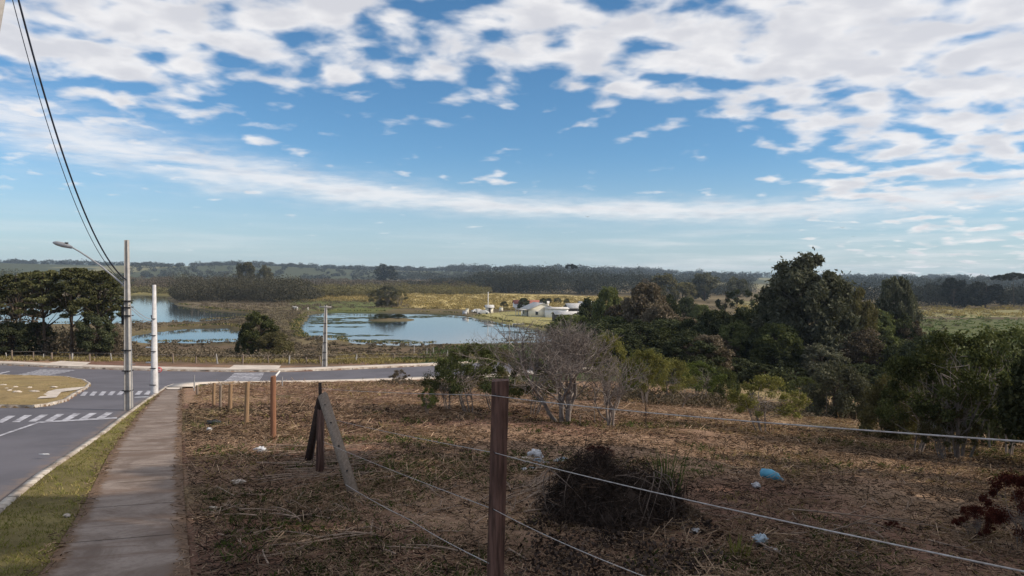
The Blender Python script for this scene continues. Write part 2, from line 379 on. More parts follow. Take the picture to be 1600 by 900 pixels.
# soil-stained concrete of the footpath
def m_path():
    m, t, b = newmat('footpath_concrete'); b.inputs['Roughness'].default_value = 0.92; b.inputs['Specular IOR Level'].default_value = 0.15
    tc = t.nodes.new('ShaderNodeTexCoord'); v = tc.outputs['Object']
    a = t.nodes.new('ShaderNodeAttribute'); a.attribute_name = 'edge'; ed = E(t, a.outputs['Fac'])
    mp = t.nodes.new('ShaderNodeMapping'); mp.inputs['Rotation'].default_value = (0, 0, R(-24)); t.links.new(v, mp.inputs[0])
    mp2 = t.nodes.new('ShaderNodeMapping'); mp2.inputs['Scale'].default_value = (0.35, 1.6, 1); t.links.new(mp.outputs[0], mp2.inputs[0])
    n = noise(t, v, 0.9, 9, 0.7, 0.8); n2 = noise(t, v, 14, 6, 0.7); n3 = noise(t, mp2.outputs[0], 0.8, 6, 0.65, 0.4); n4 = noise(t, v, 3.0, 6, 0.7)
    c = mixc(t, n.ss(0.35, 0.66), (0.30, 0.245, 0.210), (0.165, 0.125, 0.102))
    c = mixc(t, n2.ss(0.45, 0.75) * 0.55, c, (0.15, 0.105, 0.08))
    c = mixc(t, n3.ss(0.50, 0.62) * 0.65, c, (0.155, 0.105, 0.080))
    # slab joints across the path, broken up by soil
    sp = t.nodes.new('ShaderNodeSeparateXYZ'); t.links.new(mp.outputs[0], sp.inputs[0]); yy = E(t, sp.outputs[1]) + (n4 - 0.5) * 0.10
    fr = (yy / 2.35).op('FRACT'); jt = (fr - 0.5).op('ABSOLUTE').ss(0.485, 0.497) * n4.ss(0.36, 0.5)
    c = mixc(t, jt * 0.75, c, (0.055, 0.040, 0.032))
    # soil creeping in from both sides
    c = mixc(t, (ed * -1.0 + n * 0.30 + n4 * 0.45 - 0.10).ss(0.02, 0.20), c, mixc(t, n2.ss(0.3, 0.7), (0.20, 0.125, 0.080), (0.105, 0.070, 0.048)))
    t.links.new(c, b.inputs['Base Color'])
    bp = t.nodes.new('ShaderNodeBump'); bp.inputs['Distance'].default_value = 0.008
    t.links.new((n2 + n4 - jt * 2.0).s, bp.inputs['Height']); t.links.new(bp.outputs[0], b.inputs['Normal'])
    return m
def m_road():
    m, t, b = newmat('asphalt'); b.inputs['Roughness'].default_value = 0.82; b.inputs['Specular IOR Level'].default_value = 0.25
    tc = t.nodes.new('ShaderNodeTexCoord'); v = tc.outputs['Object']
    a = t.nodes.new('ShaderNodeAttribute'); a.attribute_name = 'edge'; ed = E(t, a.outputs['Fac'])
    n = noise(t, v, 0.25, 8, 0.6, 0.5); n2 = noise(t, v, 70, 4, 0.8); n3 = noise(t, v, 2.2, 7, 0.7)
    c = mixc(t, n.ss(0.35, 0.65), (0.130, 0.122, 0.140), (0.092, 0.087, 0.100))
    c = mixc(t, n3.ss(0.56, 0.72) * 0.45, c, (0.16, 0.145, 0.145))
    c = mixc(t, n2.ss(0.35, 0.8) * 0.45, c, (0.19, 0.18, 0.19))
    c = mixc(t, (ed * -0.8 + n3 * 1.1 - 0.12).ss(0.0, 0.40) * 0.65, c, (0.23, 0.165, 0.125))
    t.links.new(c, b.inputs['Base Color'])
    bp = t.nodes.new('ShaderNodeBump'); bp.inputs['Distance'].default_value = 0.004
    t.links.new(n2.s, bp.inputs['Height']); t.links.new(bp.outputs[0], b.inputs['Normal'])
    return m
M['asphalt'] = m_road()
M['path'] = m_path()
def m_water():
    m, t, b = newmat('pond_water')
    b.inputs['Base Color'].default_value = (0.030, 0.045, 0.055, 1); b.inputs['Roughness'].default_value = 0.06
    b.inputs['IOR'].default_value = 1.33; b.inputs['Specular IOR Level'].default_value = 0.5
    tc = t.nodes.new('ShaderNodeTexCoord'); mp = t.nodes.new('ShaderNodeMapping'); mp.inputs['Scale'].default_value = (1.0, 0.5, 1)
    t.links.new(tc.outputs['Object'], mp.inputs[0])
    bp = t.nodes.new('ShaderNodeBump'); bp.inputs['Distance'].default_value = 0.012; bp.inputs['Strength'].default_value = 0.6
    t.links.new(noise(t, mp.outputs[0], 1.6, 4).s, bp.inputs['Height']); t.links.new(bp.outputs[0], b.inputs['Normal'])
    return m
M['water'] = m_water()
def m_ground():
    m, t, b = newmat('ground_soil'); b.inputs['Roughness'].default_value = 0.95; b.inputs['Specular IOR Level'].default_value = 0.08
    at_ = t.nodes.new('ShaderNodeAttribute'); at_.attribute_name = 'Col'
    tc = t.nodes.new('ShaderNodeTexCoord'); v = tc.outputs['Object']
    n1 = noise(t, v, 0.55, 8, 0.68); n2 = noise(t, v, 9, 6, 0.75, 0.8); n3 = noise(t, v, 0.06, 6, 0.65)
    k = (0.42 + n1 * 1.16) * (0.30 + n2 * 1.4) * (0.5 + n3 * 1.0)
    c = mixc(t, 1.0, at_.outputs[0], comb(t, k, k, k), 'MULTIPLY')
    t.links.new(c, b.inputs['Base Color'])
    bp = t.nodes.new('ShaderNodeBump'); bp.inputs['Distance'].default_value = 0.04
    t.links.new((n2 + n1 * 2.0).s, bp.inputs['Height']); t.links.new(bp.outputs[0], b.inputs['Normal'])
    return m
M['ground'] = m_ground()

# ------------------------------------------------------------------ roads in world coordinates
far_kerb = gp([(-420, 561), (-250, 563), (0, 570), (60, 573), (130, 576), (240, 579), (370, 581), (440, 581), (508, 579), (600, 575), (690, 571), (800, 565), (930, 558)])
near_kerb = gp([(930, 577), (800, 585), (690, 590), (560, 595), (440, 598), (330, 599.5), (290, 601), (268, 604), (255, 609), (243, 617), (222, 631), (195, 651), (160, 679), (120, 707), (60, 748), (0, 797), (-80, 868), (-200, 985)])
isl = gp([(-420, 577), (-250, 582), (0, 587), (60, 588.5), (105, 590), (132, 595), (141, 601), (136, 607), (120, 616), (104, 627), (78, 634), (50, 637.5), (0, 637), (-150, 634), (-420, 628)])
pn = near_kerb[-1]
left_side = [Vector((pn.x - 9.5, pn.y, 0)), Vector((isl[-1].x - 1, isl[-1].y - 3, 0)), Vector((far_kerb[0].x, isl[0].y - 6, 0))]
road_poly = far_kerb + near_kerb + left_side
path_poly = gp([(-60, 1120), (20, 960), (72, 900), (100, 850), (130, 800), (170, 717), (195, 680), (215, 652), (235, 631), (252, 613), (262, 606), (283, 603.5), (285, 640), (284, 700), (286, 760), (291, 830), (297, 900), (303, 960), (322, 1120)])
path_near = [p.copy() for p in (path_poly[0], path_poly[-1])]
dv = (path_poly[0] - path_poly[1]).normalized()
path_poly = [path_near[0] + dv * 12] + path_poly + [path_near[1] + dv * 12]
pondA = [plane0(*p) for p in [(474, 512), (488, 491), (520, 488.5), (600, 489.5), (640, 490), (700, 491.5), (745, 498), (790, 507), (850, 517), (880, 528), (838, 535), (770, 537), (690, 538), (640, 541), (600, 540), (560, 537), (545, 529), (520, 532), (490, 530)]]
pondB = [plane0(*p) for p in [(-300, 470), (-60, 466), (180, 462), (215, 461), (258, 463), (262, 470), (275, 478), (320, 485), (392, 491), (378, 498), (300, 504), (180, 507), (60, 507), (-60, 507), (-300, 505)]]
pondC = [plane0(*p) for p in [(190, 532), (215, 525), (250, 519), (300, 513.5), (350, 512.5), (378, 521), (382, 528), (372, 535), (300, 537.5), (240, 537)]]
isle = plane0(612, 500)

# ------------------------------------------------------------------ ground zones (albedo) as world polygons
Z = []
def zone(pts, c, soft, amp=0.0): Z.append(([ground(u, v) for u, v in pts], c, soft, amp))
zone([(-300, 440), (300, 440), (640, 434), (800, 438), (800, 462), (640, 462), (440, 476), (240, 480), (-300, 470)], (0.17, 0.135, 0.085), 20, .4)
zone([(180, 446), (290, 443), (290, 464), (180, 462)], (0.26, 0.22, 0.09), 8)
zone([(400, 490), (480, 470), (620, 484), (720, 486), (700, 491), (480, 489), (470, 535), (390, 560), (380, 530)], (0.125, 0.100, 0.052), 4)
zone([(440, 474), (470, 463), (600, 466), (640, 480), (590, 486), (480, 486)], (0.12, 0.135, 0.045), 6)
zone([(400, 468), (560, 459), (700, 456), (880, 461), (1010, 468), (960, 484), (840, 482), (730, 484), (640, 481), (600, 470)], (0.46, 0.36, 0.155), 6)
zone([(730, 493), (790, 487), (900, 486), (925, 500), (880, 520), (800, 507)], (0.31, 0.275, 0.115), 2)
zone([(620, 566), (680, 545), (760, 539), (900, 538), (1050, 540), (1080, 600), (760, 600), (700, 576)], (0.062, 0.080, 0.030), 2)
zone([(1400, 498), (1600, 500), (1900, 505), (1900, 640), (1420, 600), (1380, 540)], (0.100, 0.108, 0.042), 5)
zone([(1150, 470), (1420, 484), (1600, 484), (1900, 484), (1900, 497), (1600, 496), (1400, 496), (1150, 484)], (0.24, 0.215, 0.10), 5)
zone([(220, 540), (380, 541), (480, 540), (560, 543), (650, 545), (700, 566), (500, 572), (200, 570)], (0.135, 0.095, 0.060), 2)
def zonecol(X, Y):
    r = np.hypot(X, Y)
    n = fbm(X, Y, 0.22, 5, 3); n2 = fbm(X, Y, 0.05, 3, 31)
    dirt = np.array((0.185, 0.105, 0.075)); straw = np.array((0.27, 0.175, 0.115)); olive = np.array((0.15, 0.135, 0.06))
    w = sstep(-0.13, 0.17, n)[..., None]; w2 = sstep(0.0, 0.16, n2 + 0.4 * fbm(X, Y, 0.5, 3, 77))[..., None]
    c = dirt * (1 - w) + straw * w
    c = c * (1 - 0.65 * w2) + olive * 0.65 * w2
    # grassier towards the lower right
    g = (sstep(4, 22, X) * sstep(8, 16, Y))[..., None] * 0.45
    c = c * (1 - g) + np.array((0.30, 0.235, 0.12)) * g
    # beyond the cross road: rough olive-brown pasture
    b = sstep(74, 78, Y)[..., None]
    c = c * (1 - b) + (np.array((0.140, 0.108, 0.060)) * (1 + 1.3 * n2[..., None])) * b
    f = sstep(900, 1500, r)[..., None]
    c = c * (1 - f) + np.array((0.075, 0.082, 0.045)) * f
    for P, cc, soft, amp in Z:
        s = inpoly(X, Y, P) + soft * 3 * fbm(X, Y, 0.5 / soft, 3, 5)
        w = sstep(-soft * .6, soft * .6, s)[..., None]
        c = c * (1 - w) + np.array(cc) * w
    # pale fields on the far slopes
    p = (sstep(0.10, 0.16, fbm(X, Y * 0.35, 1 / 120., 2, 55)) * sstep(850, 1000, r))[..., None] * 0.6
    c = c * (1 - p) + np.array((0.30, 0.27, 0.15)) * p
    return c
VERGE = None
def build_terrain():
    fine = np.arange(-41, 41.001, 0.21)
    coarse = np.concatenate([np.arange(-180, -41, 3.2), fine, np.arange(42.5, 180, 3.2)])
    az = np.radians(coarse); nr = int(math.log(2900 / 1.2) / 0.0070)
    rr = 1.2 * np.exp(np.arange(nr + 1) * 0.0070)
    A, RR = np.meshgrid(az, rr)
    X = RR * np.sin(A); Y = RR * np.cos(A)
    z = base(X, Y)
    sr = np.full(X.shape, -50.0); near = (RR < 140)
    sr[near] = inpoly(X[near], Y[near], road_poly)
    si = np.full(X.shape, -50.0); si[near] = inpoly(X[near], Y[near], isl)
    sp = np.full(X.shape, -50.0); sp[near] = inpoly(X[near], Y[near], path_poly)
    road = np.minimum(sr, -si)                         # + inside asphalt
    # bumps
    amp = 0.11 * sstep(0.2, 2.5, -road) * sstep(0.0, 1.6, -sp) * (1 - 0.6 * sstep(300, 500, RR))
    bump = (fbm(X, Y, 0.45, 5, 1) * 2.0 + fbm(X, Y, 2.4, 4, 9) * 0.9) * amp
    z = z + bump + 0.10 * sstep(-0.3, -0.0, -road) * 1.0
    z = np.where(road > 0.05, base(X, Y) - 0.15, z)
    z = np.where((sp > 0.0), base(X, Y) + 0.04, z)
    # left lawn island slightly mounded
    z = z + np.where(si > 0.2, 0.02 + 0.02 * np.minimum(si, 3), 0)
    # ponds
    pd = np.full(X.shape, -50.0); m = (RR > 120) & (RR < 620) & (Y > 0)
    q = np.full(m.sum(), -50.0); Xm, Ym = X[m], Y[m]
    for P in (pondA, pondB, pondC): q = np.maximum(q, inpoly(Xm, Ym, P))
    q = q + fbm(Xm, Ym, 0.12, 4, 41) * 3.0 + fbm(Xm, Ym, 0.6, 3, 44) * 1.2 + 1.0
    # small grassy island in the middle pond
    di = np.hypot((Xm - isle.x) / 7.0, (Ym - isle.y) / 9.0); q = np.minimum(q, (di - 1) * 6)
    zz = z[m]; lim = 0.16 + 0.25 * sstep(0, 12, -q)
    zz = np.where(q > 0, np.minimum(zz, 0.12 - 0.6 * sstep(0, 1.2, q)), np.minimum(np.maximum(zz, 0.16), np.maximum(lim + 0.2 * fbm(Xm, Ym, 0.2, 3, 8), 0.16) + np.maximum(zz - 0.35, 0) * sstep(0, 6, -q)))
    z[m] = zz; pd[m] = q
    c = zonecol(X, Y)
    # wet dark margin
    wm = (sstep(-3.5, 0, pd) * 0.4)[..., None]; c = c * (1 - wm) + np.array((0.05, 0.055, 0.025)) * wm
    # green verge between kerb and path
    vg = ((sr < 0.1) & (sp < 0) & (X < 0) & (sr > -4.5) & (Y < 56))
    pathX = X  # verge lies left of the path
    lp = np.interp(Y, [p.y for p in path_poly[1:11]], [p.x for p in path_poly[1:11]])
    vgm = (vg & (X < lp))
    gcol = np.array((0.185, 0.155, 0.062)) * (1 + 1.0 * fbm(X, Y, 0.7, 4, 22))[..., None]
    mk = (vgm * 0.9)[..., None]; c = c * (1 - mk) + gcol * mk
    im = (si > 0)[..., None] * 0.8; c = c * (1 - im) + np.array((0.30, 0.225, 0.105)) * im
    V = np.stack([X, Y, z], -1).reshape(-1, 3); n = len(az); k = np.arange(nr)[:, None] * n
    j = np.arange(n)[None]; j2 = (j + 1) % n
    Fq = np.stack([k + j2, k + j, k + n + j, k + n + j2], -1).reshape(-1, 4)
    V = np.vstack([V, [0, 0, float(base(0, 0))]]); cc = np.vstack([c.reshape(-1, 3), [0.2, .12, .07]])
    Ft = np.array([((i + 1) % n, len(V) - 1, i) for i in range(n)])
    o = npmesh('ground', V, [Fq, Ft], M['ground'], True)
    me = o.data; ca = me.color_attributes.new('Col', 'FLOAT_COLOR', 'POINT')
    ca.data.foreach_set('color', np.hstack([np.clip(cc, 0.01, 1), np.ones((len(cc), 1))]).astype(np.float32).ravel())
    tag(o, kind='structure')
build_terrain()
def gz(x, y):
    return float(base(x, y)) + 0.1

for P, nm in ((pondA, 'pond'), (pondB, 'pond'), (pondC, 'pond')):
    xs = [p.x for p in P]; ys = [p.y for p in P]
    o = npmesh(nm, [(min(xs) - 8, min(ys) - 8, 0), (max(xs) + 8, min(ys) - 8, 0), (max(xs) + 8, max(ys) + 8, 0), (min(xs) - 8, max(ys) + 8, 0)], np.array([[0, 1, 2, 3]]), M['water'])
    if P is not pondA: 
        for i, v in enumerate(o.data.vertices): v.co.z = -0.004 * (1 + (P is pondC))
    tag(o, kind='structure')

# ------------------------------------------------------------------ draped sheets, strips, kerbs
def dens(P, step, closed=True):
    out = []; n = len(P)
    for i in range(n if closed else n - 1):
        a = Vector(P[i][:2]); b = Vector(P[(i + 1) % n][:2]); k = max(1, int((b - a).length / step))
        for j in range(k): out.append(a + (b - a) * j / k)
    if not closed: out.append(Vector(P[-1][:2]))
    return out
def drape(name, P, off, mat, step=1.0, parent=None):
    P = dens(P, step); n = len(P)
    xs = np.array([p.x for p in P]); ys = np.array([p.y for p in P])
    gx, gy = np.meshgrid(np.arange(xs.min(), xs.max(), step), np.arange(ys.min(), ys.max(), step))
    gx = gx.ravel(); gy = gy.ravel(); ins = inpoly(gx, gy, np.stack([xs, ys], 1)) > step * 0.3
    pts = P + [Vector((a, b)) for a, b in zip(gx[ins], gy[ins])]
    v, e, f, *_ = delaunay_2d_cdt(pts, [], [list(range(n))], 1, 1e-5)
    X = np.array([q.x for q in v]); Y = np.array([q.y for q in v])
    V = np.stack([X, Y, base(X, Y) + off], 1)
    f = [t if (v[t[1]] - v[t[0]]).cross(v[t[2]] - v[t[0]]) > 0 else t[::-1] for t in f]
    o = npmesh(name, V, np.array(f), mat, True, True, parent)
    at_ = o.data.attributes.new('edge', 'FLOAT', 'POINT'); at_.data.foreach_set('value', np.maximum(inpoly(X, Y, np.stack([xs, ys], 1)), 0).astype(np.float32))
    return o
def offset_line(P, d):
    out = []
    for i in range(len(P)):
        a = Vector(P[max(i - 1, 0)][:2]); b = Vector(P[min(i + 1, len(P) - 1)][:2]); t = (b - a).normalized()
        out.append(Vector(P[i][:2]) + Vector((-t.y, t.x)) * d)
    return out
def sweep(name, P, w0, w1, z0, z1, mat, step=0.8):
    """rectangular section swept along a line; w offsets to the left of travel"""
    C = dens(P, step, False); A = offset_line(C, w0); B = offset_line(C, w1); V = []
    for a, b, c in zip(A, B, C):
        zb = float(base(c.x, c.y)); za = float(base(a.x, a.y)); zc = float(base(b.x, b.y))
        V += [(a.x, a.y, za + z0), (a.x, a.y, za + z1), (b.x, b.y, zc + z1), (b.x, b.y, zc + z0)]
    Fq = []
    for i in range(len(C) - 1):
        for j in range(3): Fq.append((4 * i + j, 4 * i + j + 1, 4 * i + 4 + j + 1, 4 * i + 4 + j))
    return npmesh(name, V, np.array(Fq), mat)
tag(drape('road', road_poly, 0.0, M['asphalt'], 1.0), kind='structure')
tag(sweep('kerb', far_kerb, -0.02, 0.14, -0.2, 0.14, M['kerb']), kind='structure')
tag(sweep('kerb', near_kerb, 0.0, 0.16, -0.2, 0.14, M['kerb']), kind='structure')
tag(sweep('kerb', isl[:] , -0.14, 0.02, -0.2, 0.125, M['kerb']), kind='structure')
tag(sweep('sidewalk', far_kerb, 0.55, 2.0, -0.2, 0.15, M['walk']), kind='structure')
tag(sweep('sidewalk', near_kerb[:9], 0.17, 1.7, -0.2, 0.19, M['walk']), kind='structure')
tag(drape('footpath', path_poly, 0.115, M['path'], 0.5), kind='structure')
# ramps joining the crossings
for pts in ([(60, 572.6), (95, 566.5), (142, 568.5), (128, 575.4)], [(354, 580.2), (366, 572.8), (439, 573.5), (434, 580.4)]):
    tag(drape('sidewalk', gp(pts), 0.165, M['walk'], 0.6), kind='structure')
tag(drape('sidewalk', gp([(328, 599), (400, 598.5), (404, 603.5), (322, 604)]), 0.145, M['walk'], 0.6), kind='structure')
tag(drape('sidewalk', gp([(256, 608.5), (270, 603), (330, 599.5), (330, 603), (286, 605), (284, 612), (262, 612)]), 0.15, M['walk'], 0.6), kind='structure')
tag(drape('concrete_patch', gp([(58, 628), (75, 616), (88, 612.5), (112, 610), (136, 608), (122, 613), (96, 617), (88, 626)]), 0.165, M['walk'], 0.5), kind='structure')  # concrete patch lying on the traffic island
PM = {}
def mark(pts, thin=False): drape_m(gp(pts), thin)
def drape_m(P, thin=False):
    k = 'paintthin' if thin else 'paint'
    o = drape('road_marking', P, 0.012, M[k], 0.7); tag(o, kind='structure')
def lerp(a, b, t): return (a[0] + (b[0] - a[0]) * t, a[1] + (b[1] - a[1]) * t)
# crosswalk on the near street: slanted bars
for x0 in range(-60, 200, 26):
    t = (x0 + 60) / 250.0
    yb = 663 - 0.038 * (x0 + 60); yt = yb - 11.5 + 1.5 * t
    if x0 + 30 < 192: mark([(x0, yb), (x0 + 12, yb), (x0 + 12 + 22 - 6 * t, yt), (x0 + 20 - 5 * t + 2, yt)])
mark([(58, 659.5), (183, 652.2), (183, 654.2), (64, 661.3)])
mark([(-70, 702), (-69, 704), (2, 681.5), (62, 660.8), (58, 660.2), (0, 679.8)])
# second crosswalk further down
for i in range(9):
    x0 = 125 + i * 14.2
    if i == 6: pass
    mark([(x0, 618.5 - i * .25), (x0 + 7.5, 618.8 - i * .25), (x0 + 13, 612.5 - i * .2), (x0 + 6, 612.3 - i * .2)])
mark([(212, 620.3), (238, 619), (238, 621), (209, 622)], True)
# zebra crossings over the cross road (bars run along the road)
def zebra(q0, q1, q2, q3, n):
    A = gp([q0, q1, q2, q3])
    for i in range(n):
        t0 = (i + 0.05) / n; t1 = (i + 0.6) / n
        P = [A[0].lerp(A[3], t0), A[1].lerp(A[2], t0), A[1].lerp(A[2], t1), A[0].lerp(A[3], t1)]
        drape_m(P)
zebra((63, 577.5), (118, 578.5), (68, 588.3), (18, 587), 7)
zebra((366, 583), (413, 582.5), (404, 596.5), (346, 597.5), 7)
mark([(-8, 584.5), (14, 580), (16, 580.7), (-6, 586)]); mark([(426, 590.5), (434, 583), (437, 583), (430, 591)])

# ================================================================== vegetation prototypes
PROTO = {}
def clumps_shape(kind, H, Rr, r):
    """clump centres and radii"""
    C = []
    if kind == 'broad':
        for i in range(60):
            t = r.uniform(0, 1); h = H * (0.24 + 0.72 * t); rad = Rr * math.sqrt(max(0.02, 1 - (2 * t - 0.85) ** 2 / 1.5)) * r.uniform(0.35, 1.0) ** 0.5
            a = r.uniform(0, 6.283); C.append((rad * math.cos(a) * .86, rad * math.sin(a) * .86, h, r.uniform(0.5, 1.15) * Rr * 0.225))
    elif kind == 'euc':
        lobes = [(0.0, 0, 0.88, 0.40), (-0.30, 0.1, 0.80, 0.42), (0.32, -0.1, 0.78, 0.42), (-0.45, 0.1, 0.66, 0.48), (0.50, -0.1, 0.64, 0.48), (0.0, -0.35, 0.66, 0.58), (-0.60, 0, 0.50, 0.42), (0.62, 0.1, 0.50, 0.42), (0.0, -0.4, 0.50, 0.5), (0.1, 0.3, 0.42, 0.5), (-0.35, -0.3, 0.36, 0.44), (0.42, -0.35, 0.28, 0.38)]
        for lx, ly, lh, lr in lobes:
            for i in range(13):
                d = r.normal(size=3); d /= np.linalg.norm(d); q = lr * r.uniform(0.5, 1.0)
                C.append(((lx + d[0] * q) * Rr, (ly + d[1] * q) * Rr, (lh + d[2] * q * 0.30) * H * 1.0, r.uniform(0.10, 0.19) * Rr))
    elif kind == 'pine':
        for i in range(52):
            t = r.uniform(0, 1) ** 0.8; h = H * (0.46 + 0.49 * t); rad = Rr * (1.0 - 0.7 * t ** 2) * r.uniform(0.15, 1.0) ** 0.6
            a = r.uniform(0, 6.283); C.append((rad * math.cos(a), rad * math.sin(a), h, r.uniform(0.45, 1.1) * Rr * 0.165))
    elif kind == 'sparse':
        for i in range(42):
            t = r.uniform(0, 1); h = H * (0.36 + 0.6 * t); rad = Rr * math.sqrt(max(0.05, 1 - (2 * t - 0.8) ** 2 / 1.5)) * r.uniform(0.2, 1.0) ** 0.5
            a = r.uniform(0, 6.283); C.append((rad * math.cos(a), rad * math.sin(a), h, r.uniform(0.5, 1.2) * Rr * 0.20))
    elif kind == 'bush':
        for i in range(40):
            t = r.uniform(0, 1); h = H * (0.08 + 0.84 * t); rad = Rr * math.sqrt(max(0.05, 1 - (1.15 * t) ** 2 * .75)) * r.uniform(0.3, 1.0) ** 0.5
            a = r.uniform(0, 6.283); C.append((rad * math.cos(a) * .9, rad * math.sin(a) * .9, h, r.uniform(0.6, 1.1) * Rr * 0.26))
    elif kind == 'far':
        for i in range(26):
            t = r.uniform(0, 1); h = H * (0.16 + 0.76 * t); rad = Rr * math.sqrt(max(0.05, 1 - (2 * t - 0.7) ** 2 / 1.75)) * r.uniform(0.3, 1.0) ** 0.5
            a = r.uniform(0, 6.283); C.append((rad * math.cos(a) * .85, rad * math.sin(a) * .85, h, r.uniform(0.6, 1.1) * Rr * 0.33))
    elif kind == 'umbrella':
        for i in range(22):
            a = r.uniform(0, 6.283); q = r.uniform(0, 1) ** 0.5 * Rr
            C.append((q * math.cos(a), q * math.sin(a), H * (0.93 - 0.10 * (q / Rr) ** 2 + r.uniform(-.02, .02)), Rr * 0.20))
    elif kind == 'araucaria':
        for i in range(11):
            a = i * 2.4; q = Rr * r.uniform(0.55, 1.0)
            C.append((q * math.cos(a), q * math.sin(a), H * r.uniform(0.35, 0.97), Rr * 0.24))
    return C
SPEC = {  # kind: H, R, leaves per clump, leaf size, flatten, trunk radius, trunk material
    'broad': (8.0, 3.6, 330, 0.17, 0.85, 0.20, 'bark'), 'euc': (15.0, 5.0, 300, 0.18, 1.15, 0.30, 'bark_pale'),
    'pine': (12.0, 3.8, 330, 0.14, 0.5, 0.22, 'bark'), 'sparse': (3.4, 1.8, 200, 0.055, 0.8, 0.045, 'bark_grey'),
    'bush': (3.2, 2.2, 420, 0.08, 0.9, 0.05, 'bark'), 'far': (10.0, 5.0, 260, 0.40, 0.85, 0.25, 'bark'),
    'umbrella': (14.0, 5.0, 300, 0.3, 0.4, 0.22, 'bark'), 'araucaria': (12.0, 4.0, 130, 0.32, 0.75, 0.22, 'bark')}
def curve(a, b, r, n=5, bow=0.12, sag=0.0):
    a = np.array(a, float); b = np.array(b, float); t = np.linspace(0, 1, n)[:, None]
    L = np.linalg.norm(b - a); o = r.normal(size=3) * L * bow
    return a + (b - a) * t + o * (t * (1 - t) * 2) + np.array([0, 0, -sag * L]) * (t * (1 - t))
def proto(kind, seed, leafmat_):
    key = (kind, seed)
    if key not in PROTO:
        r = np.random.default_rng(seed * 131 + len(kind) * 7)
        H, Rr, nl, ls, fl, tr, tm = SPEC[kind]
        C = clumps_shape(kind, H, Rr, r)
        tb = MB()
        if kind in ('sparse', 'bush'):
            stems = []
            for i in range(5):
                a = r.uniform(0, 6.283); top = (math.cos(a) * Rr * .45, math.sin(a) * Rr * .45, H * r.uniform(.45, .7))
                P = curve((math.cos(a) * .08, math.sin(a) * .08, -0.3), top, r, 7, 0.10); stems.append(P)
                tb.tube(P, np.linspace(tr, tr * .4, 7), 5)
            for c in C:
                P = stems[r.integers(5)]; p = P[r.integers(3, 7)]
                tb.tube(curve(p, c[:3], r, 4, .15), np.linspace(tr * .35, tr * .10, 4), 3)
        else:
            lean = r.normal(size=2) * H * 0.02; th = {'umbrella': .9, 'araucaria': .97, 'pine': .95}.get(kind, .8)
            P = curve((0, 0, -0.5), (lean[0], lean[1], H * th), r, 9, 0.02)
            tb.tube(P, np.linspace(tr, tr * .25, 9), 7)
            if kind == 'euc':
                for s in (-1, 1):
                    P2 = curve((s * .1, 0, -.4), (s * Rr * .45, r.normal() * .5, H * .72), r, 8, .05); tb.tube(P2, np.linspace(tr * .8, tr * .2, 8), 6)
            for c in C:
                f = min(0.95, max(0.22, (c[2] / H) * r.uniform(.62, .85))) if kind not in ('araucaria', 'umbrella') else min(.96, c[2] / H * .95)
                zz = f * H; i = min(8, max(1, int(round(f / th * 8)))); p = P[i]
                tb.tube(curve(p, c[:3], r, 4, .10, 0.15 if kind == 'araucaria' else 0), np.linspace(tr * .30, tr * .07, 4), 4)
        tm_ = tb.mesh(kind + '_trunk', M[tm], True, False)
        PP = []
        for c in C:
            d = r.normal(size=(nl, 3)); d /= np.linalg.norm(d, axis=1)[:, None]; q = r.uniform(0, 1, nl)[:, None] ** 0.42
            lump = 1 + 0.35 * np.sin(d[:, :1] * 5 + c[0] * 3) * np.cos(d[:, 2:3] * 6 + c[1])
            p = d * q * c[3] * lump; p[:, 2] *= fl; PP.append(p + np.array(c[:3]))
            if kind in ('sparse', 'euc'):     # sprays along the branches
                k = nl // 5; PP.append(np.array(c[:3]) + r.normal(size=(k, 3)) * c[3] * 0.6)
        PP = np.concatenate(PP)
        V, Fq = leaves(PP, ls, r, 2.6 if kind in ('euc', 'pine') else 1.7, droop=0.5 if kind == 'euc' else 0)
        cm = npmesh(kind + '_crown', V, Fq, None, False, False)
        cm.materials.append(M['lf_mid'])
        PROTO[key] = (tm_, cm)
    tm_, cm = PROTO[key]
    k2 = (kind, seed, leafmat_)
    if k2 not in PROTO:
        c2 = cm.copy(); c2.materials[0] = M[leafmat_]; PROTO[k2] = (tm_, c2)
    return PROTO[k2]
NAMES = {'broad': 'broadleaf_tree', 'euc': 'eucalyptus_tree', 'pine': 'pine_tree', 'sparse': 'slender_tree', 'bush': 'bush', 'far': 'distant_tree', 'umbrella': 'umbrella_pine', 'araucaria': 'araucaria_tree'}
def tree(kind, u, where, vtop, wpx, lm, label, cat='tree', group=None, seed=None, trunk=True, name=None, sink=0.0):
    """where = ('v', base pixel row) or ('Y', distance ahead)"""
    if where[0] == 'v': p = ground(u, where[1]); 
    else:
        d = ray(u, 500); Y = where[1]; p = Vector((d.x * Y, Y, 0))
    p.z = float(base(p.x, p.y)) - 0.02
    if kind == 'far': p.z -= 0.1
    top = at(u, vtop, p.y).z
    H, Rr = SPEC[kind][:2]; h = top - p.z; w = wpx / F * p.y
    if seed is None: seed = random.randrange(1, {'sparse': 4, 'broad': 5, 'bush': 4, 'far': 4}.get(kind, 3))
    tm_, cm = proto(kind, seed, lm)
    e = empty(name or NAMES[kind], p, random.uniform(0, 6.28) if kind != 'euc' else random.uniform(-.3, .3), label, cat, group)
    e.scale = (w / (2 * Rr), w / (2 * Rr), h / (H * 0.99))
    link_obj('trunk', tm_, e); link_obj('crown', cm, e)
    return e

